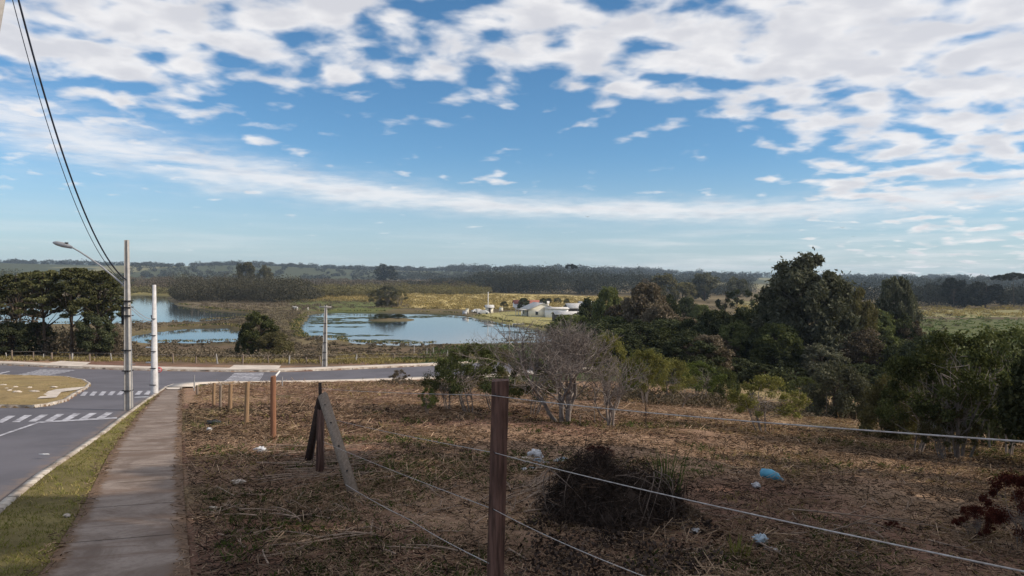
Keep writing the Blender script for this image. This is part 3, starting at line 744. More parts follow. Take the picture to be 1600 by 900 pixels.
# ------------------------------------------------------------------ masses that read as one (far woods, thickets)
def mass(name, label, cat, spec, mat, leaf, per, seed=1, kind='stuff', core=None):
    """spec: list of (u0,u1,Y0,Y1,n,hmin,hmax[,wfac]) -> clumps of leaves standing on the ground"""
    r = np.random.default_rng(seed); PP = []
    for s in spec:
        u0, u1, Y0, Y1, n, h0, h1 = s[:7]; wf = s[7] if len(s) > 7 else 0.8
        u = r.uniform(u0, u1, n); Y = r.uniform(Y0, Y1, n); X = (u - 800) / F * Y
        h = r.uniform(h0, h1, n) * (0.75 + 0.6 * (vn(X * 0.03, Y * 0.02, seed) )); zb = base(X, Y)
        ok = np.ones(n, bool)
        for P in (pondA, pondB, pondC): ok &= inpoly(X, Y, P) < (-3.5 if h1 < 2 else -0.5)
        for i in np.nonzero(ok)[0]:
            d = r.normal(size=(per, 3)); d /= np.linalg.norm(d, axis=1)[:, None]
            q = r.uniform(0.25, 1, per)[:, None] ** 0.5 * (1 + 0.16 * np.sin(d[:, :1] * 7 + i) * np.cos(d[:, 1:2] * 5 + 2 * i))
            p = d * q * np.array([h[i] * wf * .5, h[i] * wf * .5, h[i] * 0.5]); p[:, 2] += h[i] * 0.5
            PP.append(p + np.array([X[i], Y[i], zb[i]]))
    V, Fq = leaves(np.concatenate(PP), leaf, r, 1.4)
    return tag(npmesh(name, V, Fq, M[mat]), label, cat, None, kind)

mass('distant_forest', 'dark bluish forest along the skyline hills beyond the marsh', 'forest',
     [(-300, 300, 2050, 2300, 240, 8, 16, 1.6), (300, 700, 2050, 2300, 220, 8, 14, 1.6), (700, 1050, 1900, 2250, 330, 10, 20, 1.3), (1050, 1900, 2050, 2300, 330, 8, 16, 1.5)], 'lf_blue', 2.2, 130, 3)
mass('hillside_woods', 'dark woods on the lower slopes in front of the skyline', 'woods',
     [(640, 1180, 1150, 1750, 420, 9, 17, 1.5), (1290, 1900, 900, 1500, 380, 8, 16, 1.5), (200, 640, 1300, 1900, 160, 6, 11, 1.6)], 'lf_blue', 1.5, 150, 4)
mass('marsh_scrub', 'brown leafless scrub covering the plain beyond the ponds', 'scrub',
     [(190, 480, 500, 1000, 420, 3.0, 6.5, 1.8), (480, 800, 560, 1000, 520, 3.5, 7, 1.8), (640, 800, 560, 800, 150, 5, 9, 1.4)], 'lf_brown', 0.75, 190, 5)
mass('marsh_scrub', 'olive and brown bushes behind the golden field, left of the willow', 'scrub',
     [(440, 620, 430, 540, 170, 3, 7, 1.5), (560, 760, 500, 620, 170, 4, 8, 1.5), (190, 300, 430, 520, 70, 2.5, 5, 1.6)], 'lf_olive', 0.55, 220, 6)
mass('dark_grove', 'dark dense grove on the bank behind the upper left pond', 'grove',
     [(275, 480, 345, 470, 330, 7.5, 12.5, 1.1), (440, 500, 380, 470, 45, 5, 9, 1.2)], 'lf_grove', 0.45, 300, 7)
mass('woods_edge', 'dark tree line behind the farm and the golden field', 'woods',
     [(740, 1010, 560, 640, 170, 11, 20, 1.0), (1000, 1180, 560, 700, 80, 8, 13, 1.2), (640, 760, 600, 700, 60, 7, 11, 1.3)], 'lf_blue', 0.65, 280, 8)
mass('woods_edge', 'dark tree line along the far side of the green field on the right', 'woods',
     [(1290, 1460, 430, 520, 70, 8, 12, 1.1), (1440, 2000, 385, 480, 240, 9, 13.5, 1.1)], 'lf_blue', 0.6, 280, 9)
mass('hillside_woods', 'green woods on the rise at the far left behind the pines', 'woods',
     [(-400, 200, 560, 1000, 300, 6, 13, 1.5), (-400, 120, 420, 560, 120, 6, 11, 1.4)], 'lf_pine', 1.2, 110, 10)
mass('undergrowth', 'dark tangled undergrowth below the pines beyond the left road', 'undergrowth',
     [(-200, 190, 84, 98, 95, 2.2, 4.2, 1.1), (-200, 60, 84, 110, 70, 4, 7, 0.9)], 'lf_brown', 0.20, 260, 11)
mass('undergrowth', 'brown scrub strip between the roadside fence and the small pond', 'scrub',
     [(190, 520, 80, 118, 260, 0.5, 1.5, 1.8)], 'lf_brown', 0.16, 110, 12)
mass('thicket_floor', 'dark undergrowth filling the gaps between the trees of the right thicket', 'undergrowth',
     [(850, 1420, 66, 125, 170, 1.2, 3.0, 1.5), (1340, 1950, 46, 75, 90, 1.2, 2.8, 1.3), (1400, 1900, 34, 46, 30, .8, 1.6, 1.3)], 'lf_dark', 0.20, 260, 13)
mass('marsh_scrub', 'low grey green bushes dotted over the right green field', 'scrub',
     [(1400, 1900, 75, 130, 70, 0.8, 2.3, 1.7), (1400, 1800, 130, 260, 40, 0.8, 2.0, 2.5)], 'lf_olive', 0.2, 170, 14)

mass('tussocks', 'brown tussocks roughening the wet ground around the ponds', 'tussocks',
     [(180, 520, 100, 330, 1500, 0.25, 0.9, 3.5), (440, 760, 90, 150, 500, .2, .6, 3.5), (300, 640, 300, 420, 500, .5, 1.3, 3.5), (1000, 1500, 150, 420, 500, .4, 1.4, 3.5)], 'lf_brown', 0.26, 36, 16)
mass('field_stalks', 'golden dry stalks of the field behind the ponds and the farm', 'field',
     [(620, 1010, 300, 500, 900, 0.8, 1.7, 4), (450, 640, 370, 480, 420, 0.7, 1.4, 4), (1150, 1900, 290, 400, 600, 0.5, 1.1, 4)], 'lf_gold', 0.45, 40, 17)
mass('field_grass', 'rough green grass of the field on the right', 'grass',
     [(1380, 1950, 90, 300, 1500, 0.15, 0.5, 5)], 'grass_dark', 0.28, 26, 18)
# ------------------------------------------------------------------ individual trees
G1 = 'trees of the thicket on the right'
# far ones
tree('far', 603, ('Y', 1000), 412, 38, 'lf_blue', 'dark dome-shaped lone tree rising above the skyline over the marsh', name='dome_tree')
tree('far', 383, ('Y', 620), 409, 36, 'lf_olive', 'broad olive tree on the left of the skyline above the dark grove')
tree('far', 413, ('Y', 660), 413, 24, 'lf_olive', 'small olive tree just right of the broad skyline tree above the dark grove')
tree('umbrella', 892, ('Y', 640), 411, 20, 'lf_blue', 'flat-topped umbrella pine standing above the tree line behind the farm')
for u, Y, v, w, m, lb in ((1035, 430, 428, 52, 'lf_olive', 'rounded olive tree left of the craggy one, far beyond the thicket'), (1012, 470, 436, 34, 'lf_brown', 'low brownish tree at the left end of the far group beyond the thicket'),
        (1066, 440, 441, 46, 'lf_olive', 'low olive tree between two taller ones far beyond the thicket'), (1100, 450, 426, 50, 'lf_grey', 'craggy grey green tree, tallest of the far group beyond the thicket'),
        (1152, 450, 432, 36, 'lf_grey', 'pale tree at the right end of the far group beyond the thicket'), (1540, 375, 440, 58, 'lf_blue', 'big rounded dark tree in the tree line behind the right field'),
        (1490, 380, 434, 42, 'lf_blue', 'dark tree with a square top in the tree line behind the right field')):
    tree('far', u, ('Y', Y), v, w, m, lb)
tree('umbrella', 1563, ('Y', 380), 427, 26, 'lf_blue', 'left of the two umbrella pines above the tree line at the right edge', group='umbrella pines over the right field')
tree('umbrella', 1584, ('Y', 380), 424, 32, 'lf_blue', 'right of the two umbrella pines above the tree line at the right edge', group='umbrella pines over the right field')
# willow group by the middle pond
for i, (u, v, w) in enumerate(((588, 453, 30), (606, 447, 38), (624, 453, 28))):
    tree('sparse', u, ('Y', 318), v, w, 'lf_olive' if i != 1 else 'lf_grey', ('left', 'middle', 'right')[i] + ' pale-stemmed willow of the clump behind the middle pond', group='willows behind the middle pond', name='willow_tree')
tree('bush', 603, ('Y', 322), 469, 46, 'lf_olive', 'dense olive bush at the foot of the willows behind the middle pond')
for u, w, v in ((597, 30, 490.5), (622, 28, 491)):
    tree('bush', u, ('Y', isle.y), v, w, 'lf_dark', 'low dark %s bush on the islet in the middle pond' % ('left' if u < 600 else 'right'))
# the pines beyond the left road
for i, (u, Y, v, w, lb) in enumerate(((-40, 88, 418, 120, 'pine tree cut by the left edge of the photo beyond the road'), (28, 90, 424, 105, 'leftmost full pine in the row beyond the left road'),
        (72, 85, 420, 100, 'second pine from the left with a tall bare trunk beyond the left road'), (113, 85, 415, 105, 'third pine from the left, its bare trunk behind the roadside fence'),
        (156, 86, 419, 86, 'pine at the right end of the row with the round insulator on its trunk'), (52, 96, 421, 90, 'pine standing behind the second one of the left row'),
        (134, 98, 422, 90, 'pine standing behind the third one of the left row'))):
    tree('pine', u, ('Y', Y), v, w, 'lf_pine', lb, group='pines beyond the left road')
tree('pine', 172, ('Y', 92), 434, 52, 'lf_dark', 'thin dark pine close behind the street lamp pole', seed=1)
tree('broad', 150, ('Y', 84), 492, 66, 'lf_dark', 'low round dark tree under the right end of the pine row')
tree('broad', 20, ('Y', 84), 505, 70, 'lf_dark', 'dark low tree under the pines near the left edge')
tree('broad', 58, ('Y', 86), 505, 60, 'lf_dark', 'dark low tree between the first pine trunks on the left')
tree('broad', -50, ('Y', 82), 460, 80, 'lf_dark', 'dark bushy tree beyond the left edge of the photo')
tree('bush', 176, ('Y', 86), 515, 40, 'lf_brown', 'brown bush behind the foot of the street lamp pole')
tree('broad', 404, ('Y', 92), 490, 62, 'lf_mid', 'dense green tree-like bush beyond the road left of the utility pole')
tree('bush', 430, ('Y', 90), 520, 70, 'lf_olive', 'low olive bush leaning on the dense green one beyond the road')
tree('bush', 386, ('Y', 95), 508, 36, 'lf_dark', 'dark narrow bush at the left side of the dense green one')
# big eucalyptus trees
tree('euc', 1258, ('Y', 84), 399, 146, 'lf_euc', 'huge grey green eucalyptus towering over the thicket', seed=1)
tree('euc', 1401, ('Y', 108), 430, 72, 'lf_euc', 'slimmer eucalyptus with a clear stem right of the huge one', seed=2)
tree('euc', 1340, ('Y', 96), 452, 64, 'lf_olive', 'olive crown between the two tall eucalyptus trees', seed=1)
tree('broad', 1305, ('Y', 88), 470, 60, 'lf_grey', 'greyish tree tucked against the right flank of the huge eucalyptus')
tree('broad', 1205, ('Y', 90), 462, 60, 'lf_dark', 'dark tree tucked against the left flank of the huge eucalyptus')
for u, w, v in ((1133, 20, 455), (1152, 24, 452), (1173, 22, 458)):
    tree('araucaria', u, ('Y', 190), v, w * 1.6, 'lf_dark', {1133: 'left', 1152: 'middle', 1173: 'right'}[u] + ' tufted araucaria of the three left of the huge eucalyptus', group='araucarias left of the eucalyptus')
tree('broad', 1072, ('Y', 165), 467, 46, 'lf_dark', 'round dark tree beside the white pole in the thicket')
tree('broad', 1096, ('Y', 160), 478, 40, 'lf_mid', 'light green tree just right of the round dark one in the thicket')
# thicket, back to front
belt = [(925, 118, 468, 46, 'lf_dark'), (950, 112, 452, 44, 'lf_mid'), (905, 120, 492, 40, 'lf_dark'), (975, 108, 474, 60, 'lf_brown'), (1010, 104, 446, 70, 'lf_brown'), (1030, 98, 478, 60, 'lf_brown'),
        (1000, 92, 502, 60, 'lf_dark'), (1050, 92, 512, 60, 'lf_dark'), (1085, 92, 500, 64, 'lf_dark'), (1120, 90, 488, 70, 'lf_dark'), (1150, 86, 505, 60, 'lf_mid'),
        (1170, 90, 480, 60, 'lf_dark'), (1190, 84, 520, 60, 'lf_dark'), (1225, 80, 540, 60, 'lf_dark'), (1100, 82, 532, 60, 'lf_dark'), (1060, 82, 540, 50, 'lf_mid'), (1020, 84, 530, 50, 'lf_dark'),
        (970, 86, 530, 56, 'lf_dark'), (1285, 78, 540, 66, 'lf_grey'), (1340, 80, 520, 70, 'lf_brown'), (1370, 84, 536, 60, 'lf_mid'), (1410, 78, 540, 66, 'lf_dark'), (1445, 84, 548, 50, 'lf_grey'),
        (1150, 76, 560, 56, 'lf_dark'), (1195, 72, 570, 50, 'lf_dark'), (1240, 72, 575, 56, 'lf_dark'), (1290, 70, 575, 60, 'lf_grey'), (1350, 70, 570, 70, 'lf_dark'), (940, 92, 500, 50, 'lf_dark'), (1040, 120, 465, 44, 'lf_dark')]
lm_word = {'lf_dark': 'dark dense', 'lf_mid': 'mid green', 'lf_brown': 'brownish half-bare', 'lf_grey': 'grey green'}
rb = random.Random(4)
for k in range(46):
    Y = rb.uniform(70, 112); u = rb.uniform(890, 1235) if k < 34 else rb.uniform(1290, 1470); belt.append((u, Y, rb.uniform(478, 512) + (112 - Y) * 0.95, rb.uniform(50, 84), rb.choice(['lf_dark', 'lf_dark', 'lf_mid', 'lf_brown', 'lf_dark'])))
for u, Y, v, w, m in belt:
    tree('broad', u, ('Y', Y), v, w * 1.25, m, lm_word[m] + ' tree in the thicket beyond the cleared lot', group=lm_word[m] + ' thicket trees')
# front edge of the thicket
edge = [(1008, 634, 548, 74, 'lf_light', 'sparse', 'green slender tree at the thicket edge, nearest the bare trees'), (1048, 632, 562, 70, 'lf_light', 'sparse', 'second green slender tree from the left at the thicket edge'),
        (1092, 632, 566, 84, 'lf_fresh', 'sparse', 'spreading slender tree in the middle of the thicket edge'), (1130, 628, 576, 56, 'lf_mid', 'bush', 'dense green bush at the thicket edge left of the small umbrella-like tree'),
        (985, 622, 556, 50, 'lf_fresh', 'bush', 'fresh green bush behind the thin bare tree'), (948, 640, 524, 66, 'lf_light', 'sparse', 'yellow green slender tree between the two bare trees'),
        (1312, 656, 566, 112, 'lf_grey', 'bush', 'grey feathery bush right of the small umbrella-like tree'), (1258, 640, 590, 60, 'lf_mid', 'sparse', 'thin green tree behind the small umbrella-like tree')]
for u, vb, v, w, m, k, lb in edge: tree(k, u, ('v', vb), v, w, m, lb)
tree('sparse', 1197, ('v', 682), 588, 112, 'lf_light', 'small umbrella-like tree with a forked trunk on the cleared lot', seed=2)
for u, vb, v, w, m, lb in ((738, 650, 538, 110, 'lf_mid', 'taller of the leafy multi-stemmed saplings by the end of the road'), (700, 644, 562, 74, 'lf_mid', 'left leafy sapling beside the end of the road'),
        (775, 644, 545, 84, 'lf_olive', 'sapling hidden behind the top of the front fence post'), (830, 652, 560, 90, 'lf_mid', 'sapling between the front fence post and the big bare tree')):
    tree('sparse', u, ('v', vb), v, w, m, lb)
tree('sparse', 668, ('v', 652), 606, 34, 'lf_fresh', 'single small bright green shrub on the cleared lot', name='shrub')
# right hand cluster
for u, vb, v, w, m, k, lb in ((1500, 722, 520, 190, 'lf_mid', 'sparse', 'large feathery tree with pale forked stems at the right of the lot'), (1428, 712, 556, 130, 'lf_mid', 'sparse', 'leafy green tree at the left end of the right-hand cluster'),
        (1388, 690, 592, 96, 'lf_olive', 'bush', 'smaller olive bush behind the left end of the right-hand cluster'), (1572, 716, 512, 170, 'lf_mid', 'sparse', 'feathery tree at the right edge behind the red plant'),
        (1545, 700, 548, 150, 'lf_dark', 'bush', 'dark green bush filling the back of the right-hand cluster'), (1640, 740, 540, 200, 'lf_dark', 'bush', 'dark bush just outside the right edge'),
        (1470, 690, 545, 120, 'lf_olive', 'sparse', 'olive feathery tree behind the large one of the right-hand cluster'), (1480, 724, 640, 90, 'lf_olive', 'sparse', 'low olive bush around the pale forked stems')):
    tree(k, u, ('v', vb), v, w, m, lb)
for i, (u, v0, v1) in enumerate(((1487, 715, 560), (1502, 722, 570), (1510, 722, 600), (1548, 705, 600))):
    p = ground(u, v0); m = MB(); r = np.random.default_rng(i + 60)
    h = (v0 - v1) / F * p.y; tp = np.array([random.uniform(-.2, .5) + (0.6 if i == 2 else 0), 0.1, h])
    P = curve((0, 0, -.2), tp, r, 8, .06); m.tube(P, np.linspace(.055, .02, 8), 6)
    for k in range(5): m.tube(curve(P[k + 3], P[k + 3] + r.normal(size=3) * .5 + np.array([0, 0, .6]), r, 4, .1), np.linspace(.02, .006, 4), 4)
    o = m.mesh('bare_sapling', M['bark_pale'], True); o.location = p
    tag(o, ('pale bare stem at the left of the right-hand cluster', 'pale upright stem in the middle of the right-hand cluster', 'pale stem leaning right in the right-hand cluster', 'thin pale stem nearest the red plant')[i], 'bare sapling')

# ------------------------------------------------------------------ bare trees
def bare(name, u, vb, vtop, wpx, stems, label, seed, fork=5, cat='bare tree', rk=1.0):
    r = np.random.default_rng(seed); p = ground(u, vb); h = (at(u, vtop, p.y).z - p.z); w = wpx / F * p.y
    e = empty(name, p, 0, label, cat); T = MB(); B = MB()
    tips = []
    def grow(q, d, L, rad, lev):
        n = 4; P = [np.array(q)]; dd = np.array(d)
        for i in range(n):
            dd = dd + r.normal(size=3) * 0.12 + np.array([0, 0, 0.13]); dd /= np.linalg.norm(dd); P.append(P[-1] + dd * L / n)
        (T if lev < 3 else B).tube(P, np.linspace(rad, rad * .62, n + 1), 6 if lev < 2 else 3)
        if lev >= fork: return
        k = 3
        for j in range(k):
            nd = dd + r.normal(size=3) * (0.42 + .07 * lev); nd /= np.linalg.norm(nd)
            s = P[-1] if j < 2 else P[r.integers(2, n)]
            grow(s, nd, L * r.uniform(.62, .85), rad * (.6 if j else .66), lev + 1)
    for i in range(stems):
        a = i * 6.283 / stems + r.uniform(-.4, .4); sp = w / h * .38 * r.uniform(.4, 1.1)
        grow((math.cos(a) * w * .02, math.sin(a) * w * .02, -.15), np.array([math.cos(a) * sp, math.sin(a) * sp, 1.0]), h * .34, max(.018, h * .0135) * rk, 0)
    # fit to height
    allv = np.concatenate(B.V); zt = np.percentile(allv[:, 2], 99.5); wx = np.percentile(allv[:, 0], 98) - np.percentile(allv[:, 0], 2)
    e.scale = (w / wx, w / wx, h / zt)
    T.mesh('trunk', M['bark_grey'], True, parent=e); B.mesh('twigs', M['bark_grey'], parent=e)
    return e
bare('bare_tree', 880, 664, 498, 180, 6, 'large leafless grey tree with spreading stems on the cleared lot', 21, 6, rk=1.2)
bare('bare_tree', 953, 672, 560, 95, 3, 'thin leafless tree just right of the large bare one', 23, 5, rk=1.3)
bare('bare_tree', 1062, 640, 600, 40, 1, 'small leafless sapling at the left edge of the thicket', 29, 4)
def stub(u, v0, v1, label, du=0, rad=.02, mat='bark_grey', name='bare_sapling'):
    p = ground(u, v0); t = at(u + du, v1, p.y); r = np.random.default_rng(int(u)); m = MB()
    q = np.array(t - p); m.tube(curve((0, 0, -.1), q, r, 6, .04), np.linspace(rad, rad * .5, 6), 5)
    for k in range(3): m.tube(curve(q * (.5 + .15 * k), q * (.6 + .15 * k) + r.normal(size=3) * abs(q[2]) * .18, r, 4, .1), np.linspace(rad * .4, rad * .15, 4), 3)
    o = m.mesh(name, M[mat], True); o.location = p; return tag(o, label, 'sapling')
stub(930, 664, 600, 'thin bare stick between the two leafless trees')
stub(1009, 668, 626, 'short dark stick standing in the lot under the top wire', 0, .025, 'wood_dark')
stub(718, 636, 590, 'bare stem right of the small green shrub', 3)
stub(1290, 655, 612, 'thin stem behind the grey feathery bush', 2)

# dead twigs and debris of the far lot edge
mass('dry_brush', 'dry brown brush lying along the lower edge of the lot in front of the thicket', 'brush',
     [(860, 1420, 40, 50, 90, 0.3, 0.9, 2.5), (600, 860, 48, 58, 40, 0.25, 0.6, 2.5)], 'lf_brown', 0.09, 200, 15)

# ================================================================== poles, lamp, cables
def pole_between(u0, v0, u1, v1, w0, w1, mat, name, n=4, parent=None, Yat=None, sink=.3):
    """tapered pole standing where the ray (u0,v0) meets the ground, top in line with (u1,v1)"""
    p = ground(u0, v0) if Yat is None else Yat
    t = at(u1, v1, p.y)
    return p, t
def shaft(m, a, b, w0, w1, M_=None):
    """double-T like concrete shaft: two flanges and a web"""
    a = Vector(a); b = Vector(b); n = 14
    for k in range(n):
        pass
    for s in (-1, 1):
        V = []
        for q, w in ((a, w0), (b, w1)):
            for x, y in ((-.5, -.5), (-.28, -.5), (-.28, .5), (-.5, .5)): V.append((q.x + s * x * w, q.y + y * w, q.z))
        f = [(0, 1, 5, 4), (1, 2, 6, 5), (2, 3, 7, 6), (3, 0, 4, 7), (4, 5, 6, 7)]
        if s == -1: f = [t[::-1] for t in f]
        m.add(V, f)
    V = []
    for q, w in ((a, w0), (b, w1)):
        for x, y in ((-.28, -.3), (.28, -.3), (.28, .3), (-.28, .3)): V.append((q.x + x * w * .99, q.y + y * w, q.z))
    m.add(V, [(0, 1, 5, 4), (1, 2, 6, 5), (2, 3, 7, 6), (3, 0, 4, 7), (4, 5, 6, 7)])
# street lamp
p0 = ground(201, 641); t0 = at(198, 375, p0.y)
e = empty('street_lamp', p0, 0, 'tall grey concrete pole with a curved lamp arm on the grass verge beside the footpath', 'street lamp')
m = MB(); shaft(m, (0, 0, -.4), t0 - p0, .285, .14); m.mesh('pole', M['concrete'], parent=e)
Yp = p0.y
def loc(u, v, dy=0): return at(u, v, Yp + dy) - p0
arm = [loc(197, 449), loc(180, 434), loc(158, 416), loc(138, 402), loc(124, 393), loc(112, 386)]
m = MB(); m.tube(arm, [.04, .04, .038, .035, .033, .03], 8); m.tube([loc(196, 437), loc(192, 444)], .03, 6); am = m.mesh('lamp_arm', M['galv'], True, parent=e)
hd = [loc(113, 387), loc(108, 385), loc(98, 382.5), loc(88, 380), loc(83, 379)]
m = MB(); m.tube(hd, [.05, .085, .11, .09, .04], 8, True); lh = m.mesh('lamp_head', M['galv'], True, parent=e)
c = loc(104, 383); m = MB(); m.box(-.05, .05, -.05, .05, 0, .12, Matrix.Translation(c)); m.mesh('photocell', M['dark'], parent=e)
for v in (470, 480, 493, 547, 579, 610):
    c = loc(199.5, v); m = MB(); m.box(-.17, .17, -.17, .17, -.02, .02, Matrix.Translation(c)); m.mesh('band', M['dark'], parent=e)
c = loc(199.5, 487); m = MB(); m.box(-.22, -.12, -.1, .1, -.55, .25, Matrix.Translation(c)); m.mesh('service_box', M['dark'], parent=e)
c = loc(207, 569); m = MB(); m.tube([c - Vector((.25, 0, 0)), c + Vector((.12, 0, 0))], .02, 6); m.mesh('bracket', M['galv'], parent=e)
m = MB(); 
m.tube([loc(204.5, 480, -.2), loc(205, 520, -.22), loc(206, 640, -.25)], .022, 6); m.mesh('conduit', M['galv'], True, parent=e)
# white service pole with sign
p1 = ground(241.5, 618); t1 = at(241, 445, p1.y); Yp = p1.y; PP0 = p1
e = empty('service_pole', p1, 0, 'white tapered pole with brackets at the corner of the footpath', 'utility pole')
def loc1(u, v, dy=0): return at(u, v, p1.y + dy) - p1
m = MB(); V = t1 - p1
m.box(-.19, .19, -.15, .15, -.3, 0.001); m = MB()
a, b = Vector((0, 0, -.3)), V
Vv = [(q.x + x * w, q.y + y * w * .8, q.z) for q, w in ((a, .33), (b, .15)) for x, y in ((-.5, -.5), (.5, -.5), (.5, .5), (-.5, .5))]
m.add(Vv, [(0, 1, 5, 4), (1, 2, 6, 5), (2, 3, 7, 6), (3, 0, 4, 7), (4, 5, 6, 7)]); m.mesh('pole', M['whitepole'], parent=e)
for i, v in enumerate((498, 524, 549, 575, 601)):
    c = loc1(241.2, v, 0); w = .115 + .017 * i; m = MB(); m.box(-w - .03, w * .9, -w * .85, -w * .78 + .01, -.02, .02, Matrix.Translation(c)); m.mesh('band', M['dark'], parent=e)
for v in (543, 566.5):
    c = loc1(237, v, -.02); m = MB(); m.box(-.30, 0.05, -.06, .06, -.025, .035, Matrix.Translation(c)); br = m.mesh('bracket', M['whiteplastic'], parent=e)
for v in (497, 505):
    c = loc1(238, v); m = MB(); m.tube([c, c + Vector((-.04, 0, .16))], .06, 8, True); m.mesh('insulator', M['dark'], True, parent=e)
# round red prohibition sign on its own thin post behind the pole
p = ground(246.5, 605); e = empty('road_sign', p, 0, 'round red and white road sign behind the white pole at the junction', 'road sign')
cz = at(248.6, 577.8, p.y) - p; rad = 4.4 / F * p.y
m = MB(); m.tube([(cz.x - .05, .03, -.3), (cz.x - .05, .03, cz.z + rad * .5)], .03, 8); m.mesh('post', M['galv'], True, parent=e)
def disc(r0, r1, y, mat, name, par):
    m = MB(); n = 28; V = []; 
    for k in range(n):
        a = k * 2 * math.pi / n
        V += [(cz.x + r0 * math.cos(a), y, cz.z + r0 * math.sin(a)), (cz.x + r1 * math.cos(a), y, cz.z + r1 * math.sin(a)), (cz.x + r1 * math.cos(a), y + .012, cz.z + r1 * math.sin(a)), (cz.x + r0 * math.cos(a), y + .012, cz.z + r0 * math.sin(a))]
    Fq = []
    for k in range(n):
        a = 4 * k; b = 4 * ((k + 1) % n)
        for j in range(4): Fq.append((a + j, b + j, b + (j + 1) % 4, a + (j + 1) % 4))
    m.add(V, Fq); return m.mesh(name, M[mat], parent=par)
disc(0.001, rad, -.01, 'red', 'sign_face', e)
disc(rad * .60, rad * .72, -.018, 'white', 'ring', e)
m = MB(); m.box(cz.x - rad * .5, cz.x + rad * .5, -.022, -.012, cz.z - rad * .14, cz.z + rad * .14); m.mesh('bar', M['white'], parent=e)

# overhead cables from the lamp pole to the leaning pole beside the camera
def cable(name, A, B, sag, rad, mat, label, n=60, cat='cable', group=None):
    t = np.linspace(0, 1, n)[:, None]; A = np.array(A); B = np.array(B)
    P = A + (B - A) * t; P[:, 2] -= (sag * 4 * t * (1 - t))[:, 0]
    m = MB(); m.tube(P, rad, 6); o = m.mesh(name, M[mat], True)
    return tag(o, label, cat, group)
A1 = at(197, 437, p0.y - .1); B1 = at(-8, -150, 20.0)
cable('overhead_cable', A1, B1, 1.9, .030, 'cable', 'thick dark blue overhead cable sweeping from the top left down to the lamp pole')
cable('overhead_cable', at(192, 437, p0.y - .1), at(-22, -170, 20.0), 2.1, .013, 'cable', 'thin overhead cable left of the thick one, running down to the lamp pole')
for k, (va, vb) in enumerate(((476, 499), (480, 504))):
    cable('service_cable', at(203, va, p0.y - .1), at(238, vb, p1.y - .1), .12, .012, 'wire', ('upper', 'lower')[k] + ' thin cable between the lamp pole and the white pole', 20)
# leaning pole at the upper left corner
m = MB(); q0 = at(-2, 45, 20.0); q1 = at(6, 0, 20.0); ax = (q1 - q0)
top = q1 + ax * 3.6; bot = q0 - ax * ((q0.z - float(base(q0.x, q0.y))) / ax.z) 
off = Vector((-.15, 0, 0)); m.tube([bot + off - Vector((0, 0, .3)), q0 + off, top + off], [.22, .16, .14], 12, True)
tag(m.mesh('leaning_pole', M['concrete'], True), 'leaning concrete pole whose side just enters the upper left corner', 'utility pole')
# utility pole beyond the road
p = ground(507, 574.5); t = at(509, 477, p.y)
e = empty('utility_pole', p, 0, 'concrete utility pole with a short crossarm on the far sidewalk of the cross road', 'utility pole')
m = MB(); shaft(m, (0, 0, -.3), t - p, .46, .22); m.mesh('pole', M['concrete'], parent=e)
m = MB(); c = t - p; m.box(c.x - .62, c.x + .55, -.12, -.02, c.z - .22, c.z - .10); m.mesh('crossarm', M['concrete'], parent=e)
for k in (-.5, 0.02, .45):
    m = MB(); m.tube([(c.x + k, -.07, c.z - .1), (c.x + k, -.07, c.z + .10)], .04, 6, True); m.mesh('insulator', M['dark'], True, parent=e)
for v in (505, 520, 535, 550, 562):
    cc = at(508, v, p.y) - p; m = MB(); m.box(cc.x - .17, cc.x + .17, -.23, -.19, cc.z - .03, cc.z + .03); m.mesh('band', M['dark'], parent=e)
def farpole(u, v0, v1, Y, mat, label, w=.3, arm_=.8, name='utility_pole', cat='utility pole'):
    p = ground(u, v0) if Y is None else Vector((ray(u, 480).x * Y, Y, float(base(ray(u, 480).x * Y, Y))))
    t = at(u, v1, p.y); h = t.z - p.z; e = empty(name, p, 0, label, cat)
    m = MB(); m.box(-w / 2, w / 2, -w / 2, w / 2, -.3, h, None, .6); m.mesh('pole', M[mat], parent=e)
    if arm_:
        m = MB(); m.box(-arm_, arm_, -w * .45, -w * .31, h - .5, h - .32); m.mesh('crossarm', M[mat], parent=e)
    return e
farpole(762.5, 489, 456, None, 'white', 'white pole standing by the parked cars on the far bank', .36, 0)
farpole(795.5, 549, 506, None, 'concrete', 'slim pole standing in the green marsh in front of the pond', .22, 0, 'marsh_pole', 'pole')
farpole(1050, 0, 474, 150, 'white', 'white pole rising from the thicket left of the round dark tree', .3, .45)
m = MB(); q = at(156, 542, 84.2); m.tube([q, q + Vector((0, -.3, 0))], .22, 10, True)
tag(m.mesh('white_disc', M['white'], True), 'small white round plate fixed on the trunk of the right-hand pine', 'plate')

# ================================================================== fences
def rough_post(name, p, h, w, mat, label, lean=(0, 0), rz=0.0, round_=False, group=None, cat='fence post', seed=1, taper=.9, n=9):
    r = np.random.default_rng(seed); m = MB()
    zs = np.linspace(-.4, h, n); V = []; k = 8 if round_ else 4
    for i, z in enumerate(zs):
        f = 1 - (1 - taper) * i / (n - 1)
        for j in range(k):
            a = 2 * math.pi * (j + .5) / k; q = (w * (.5 if round_ else .707)) * f * (1 + r.normal() * (.05 if round_ else .025))
            V.append((q * math.cos(a) + lean[0] * max(z, 0) / h + (r.normal() * w * .03 if round_ else 0), q * math.sin(a) + lean[1] * max(z, 0) / h, z + (r.normal() * w * .08 if i == n - 1 else 0)))
    Fq = [(i * k + j, i * k + (j + 1) % k, (i + 1) * k + (j + 1) % k, (i + 1) * k + j) for i in range(n - 1) for j in range(k)]
    m.add(V, Fq); m.poly([V[(n - 1) * k + j] for j in range(k)])
    o = m.mesh(name, M[mat], round_); o.location = p; o.rotation_euler = (0, 0, rz)
    return tag(o, label, cat, group)
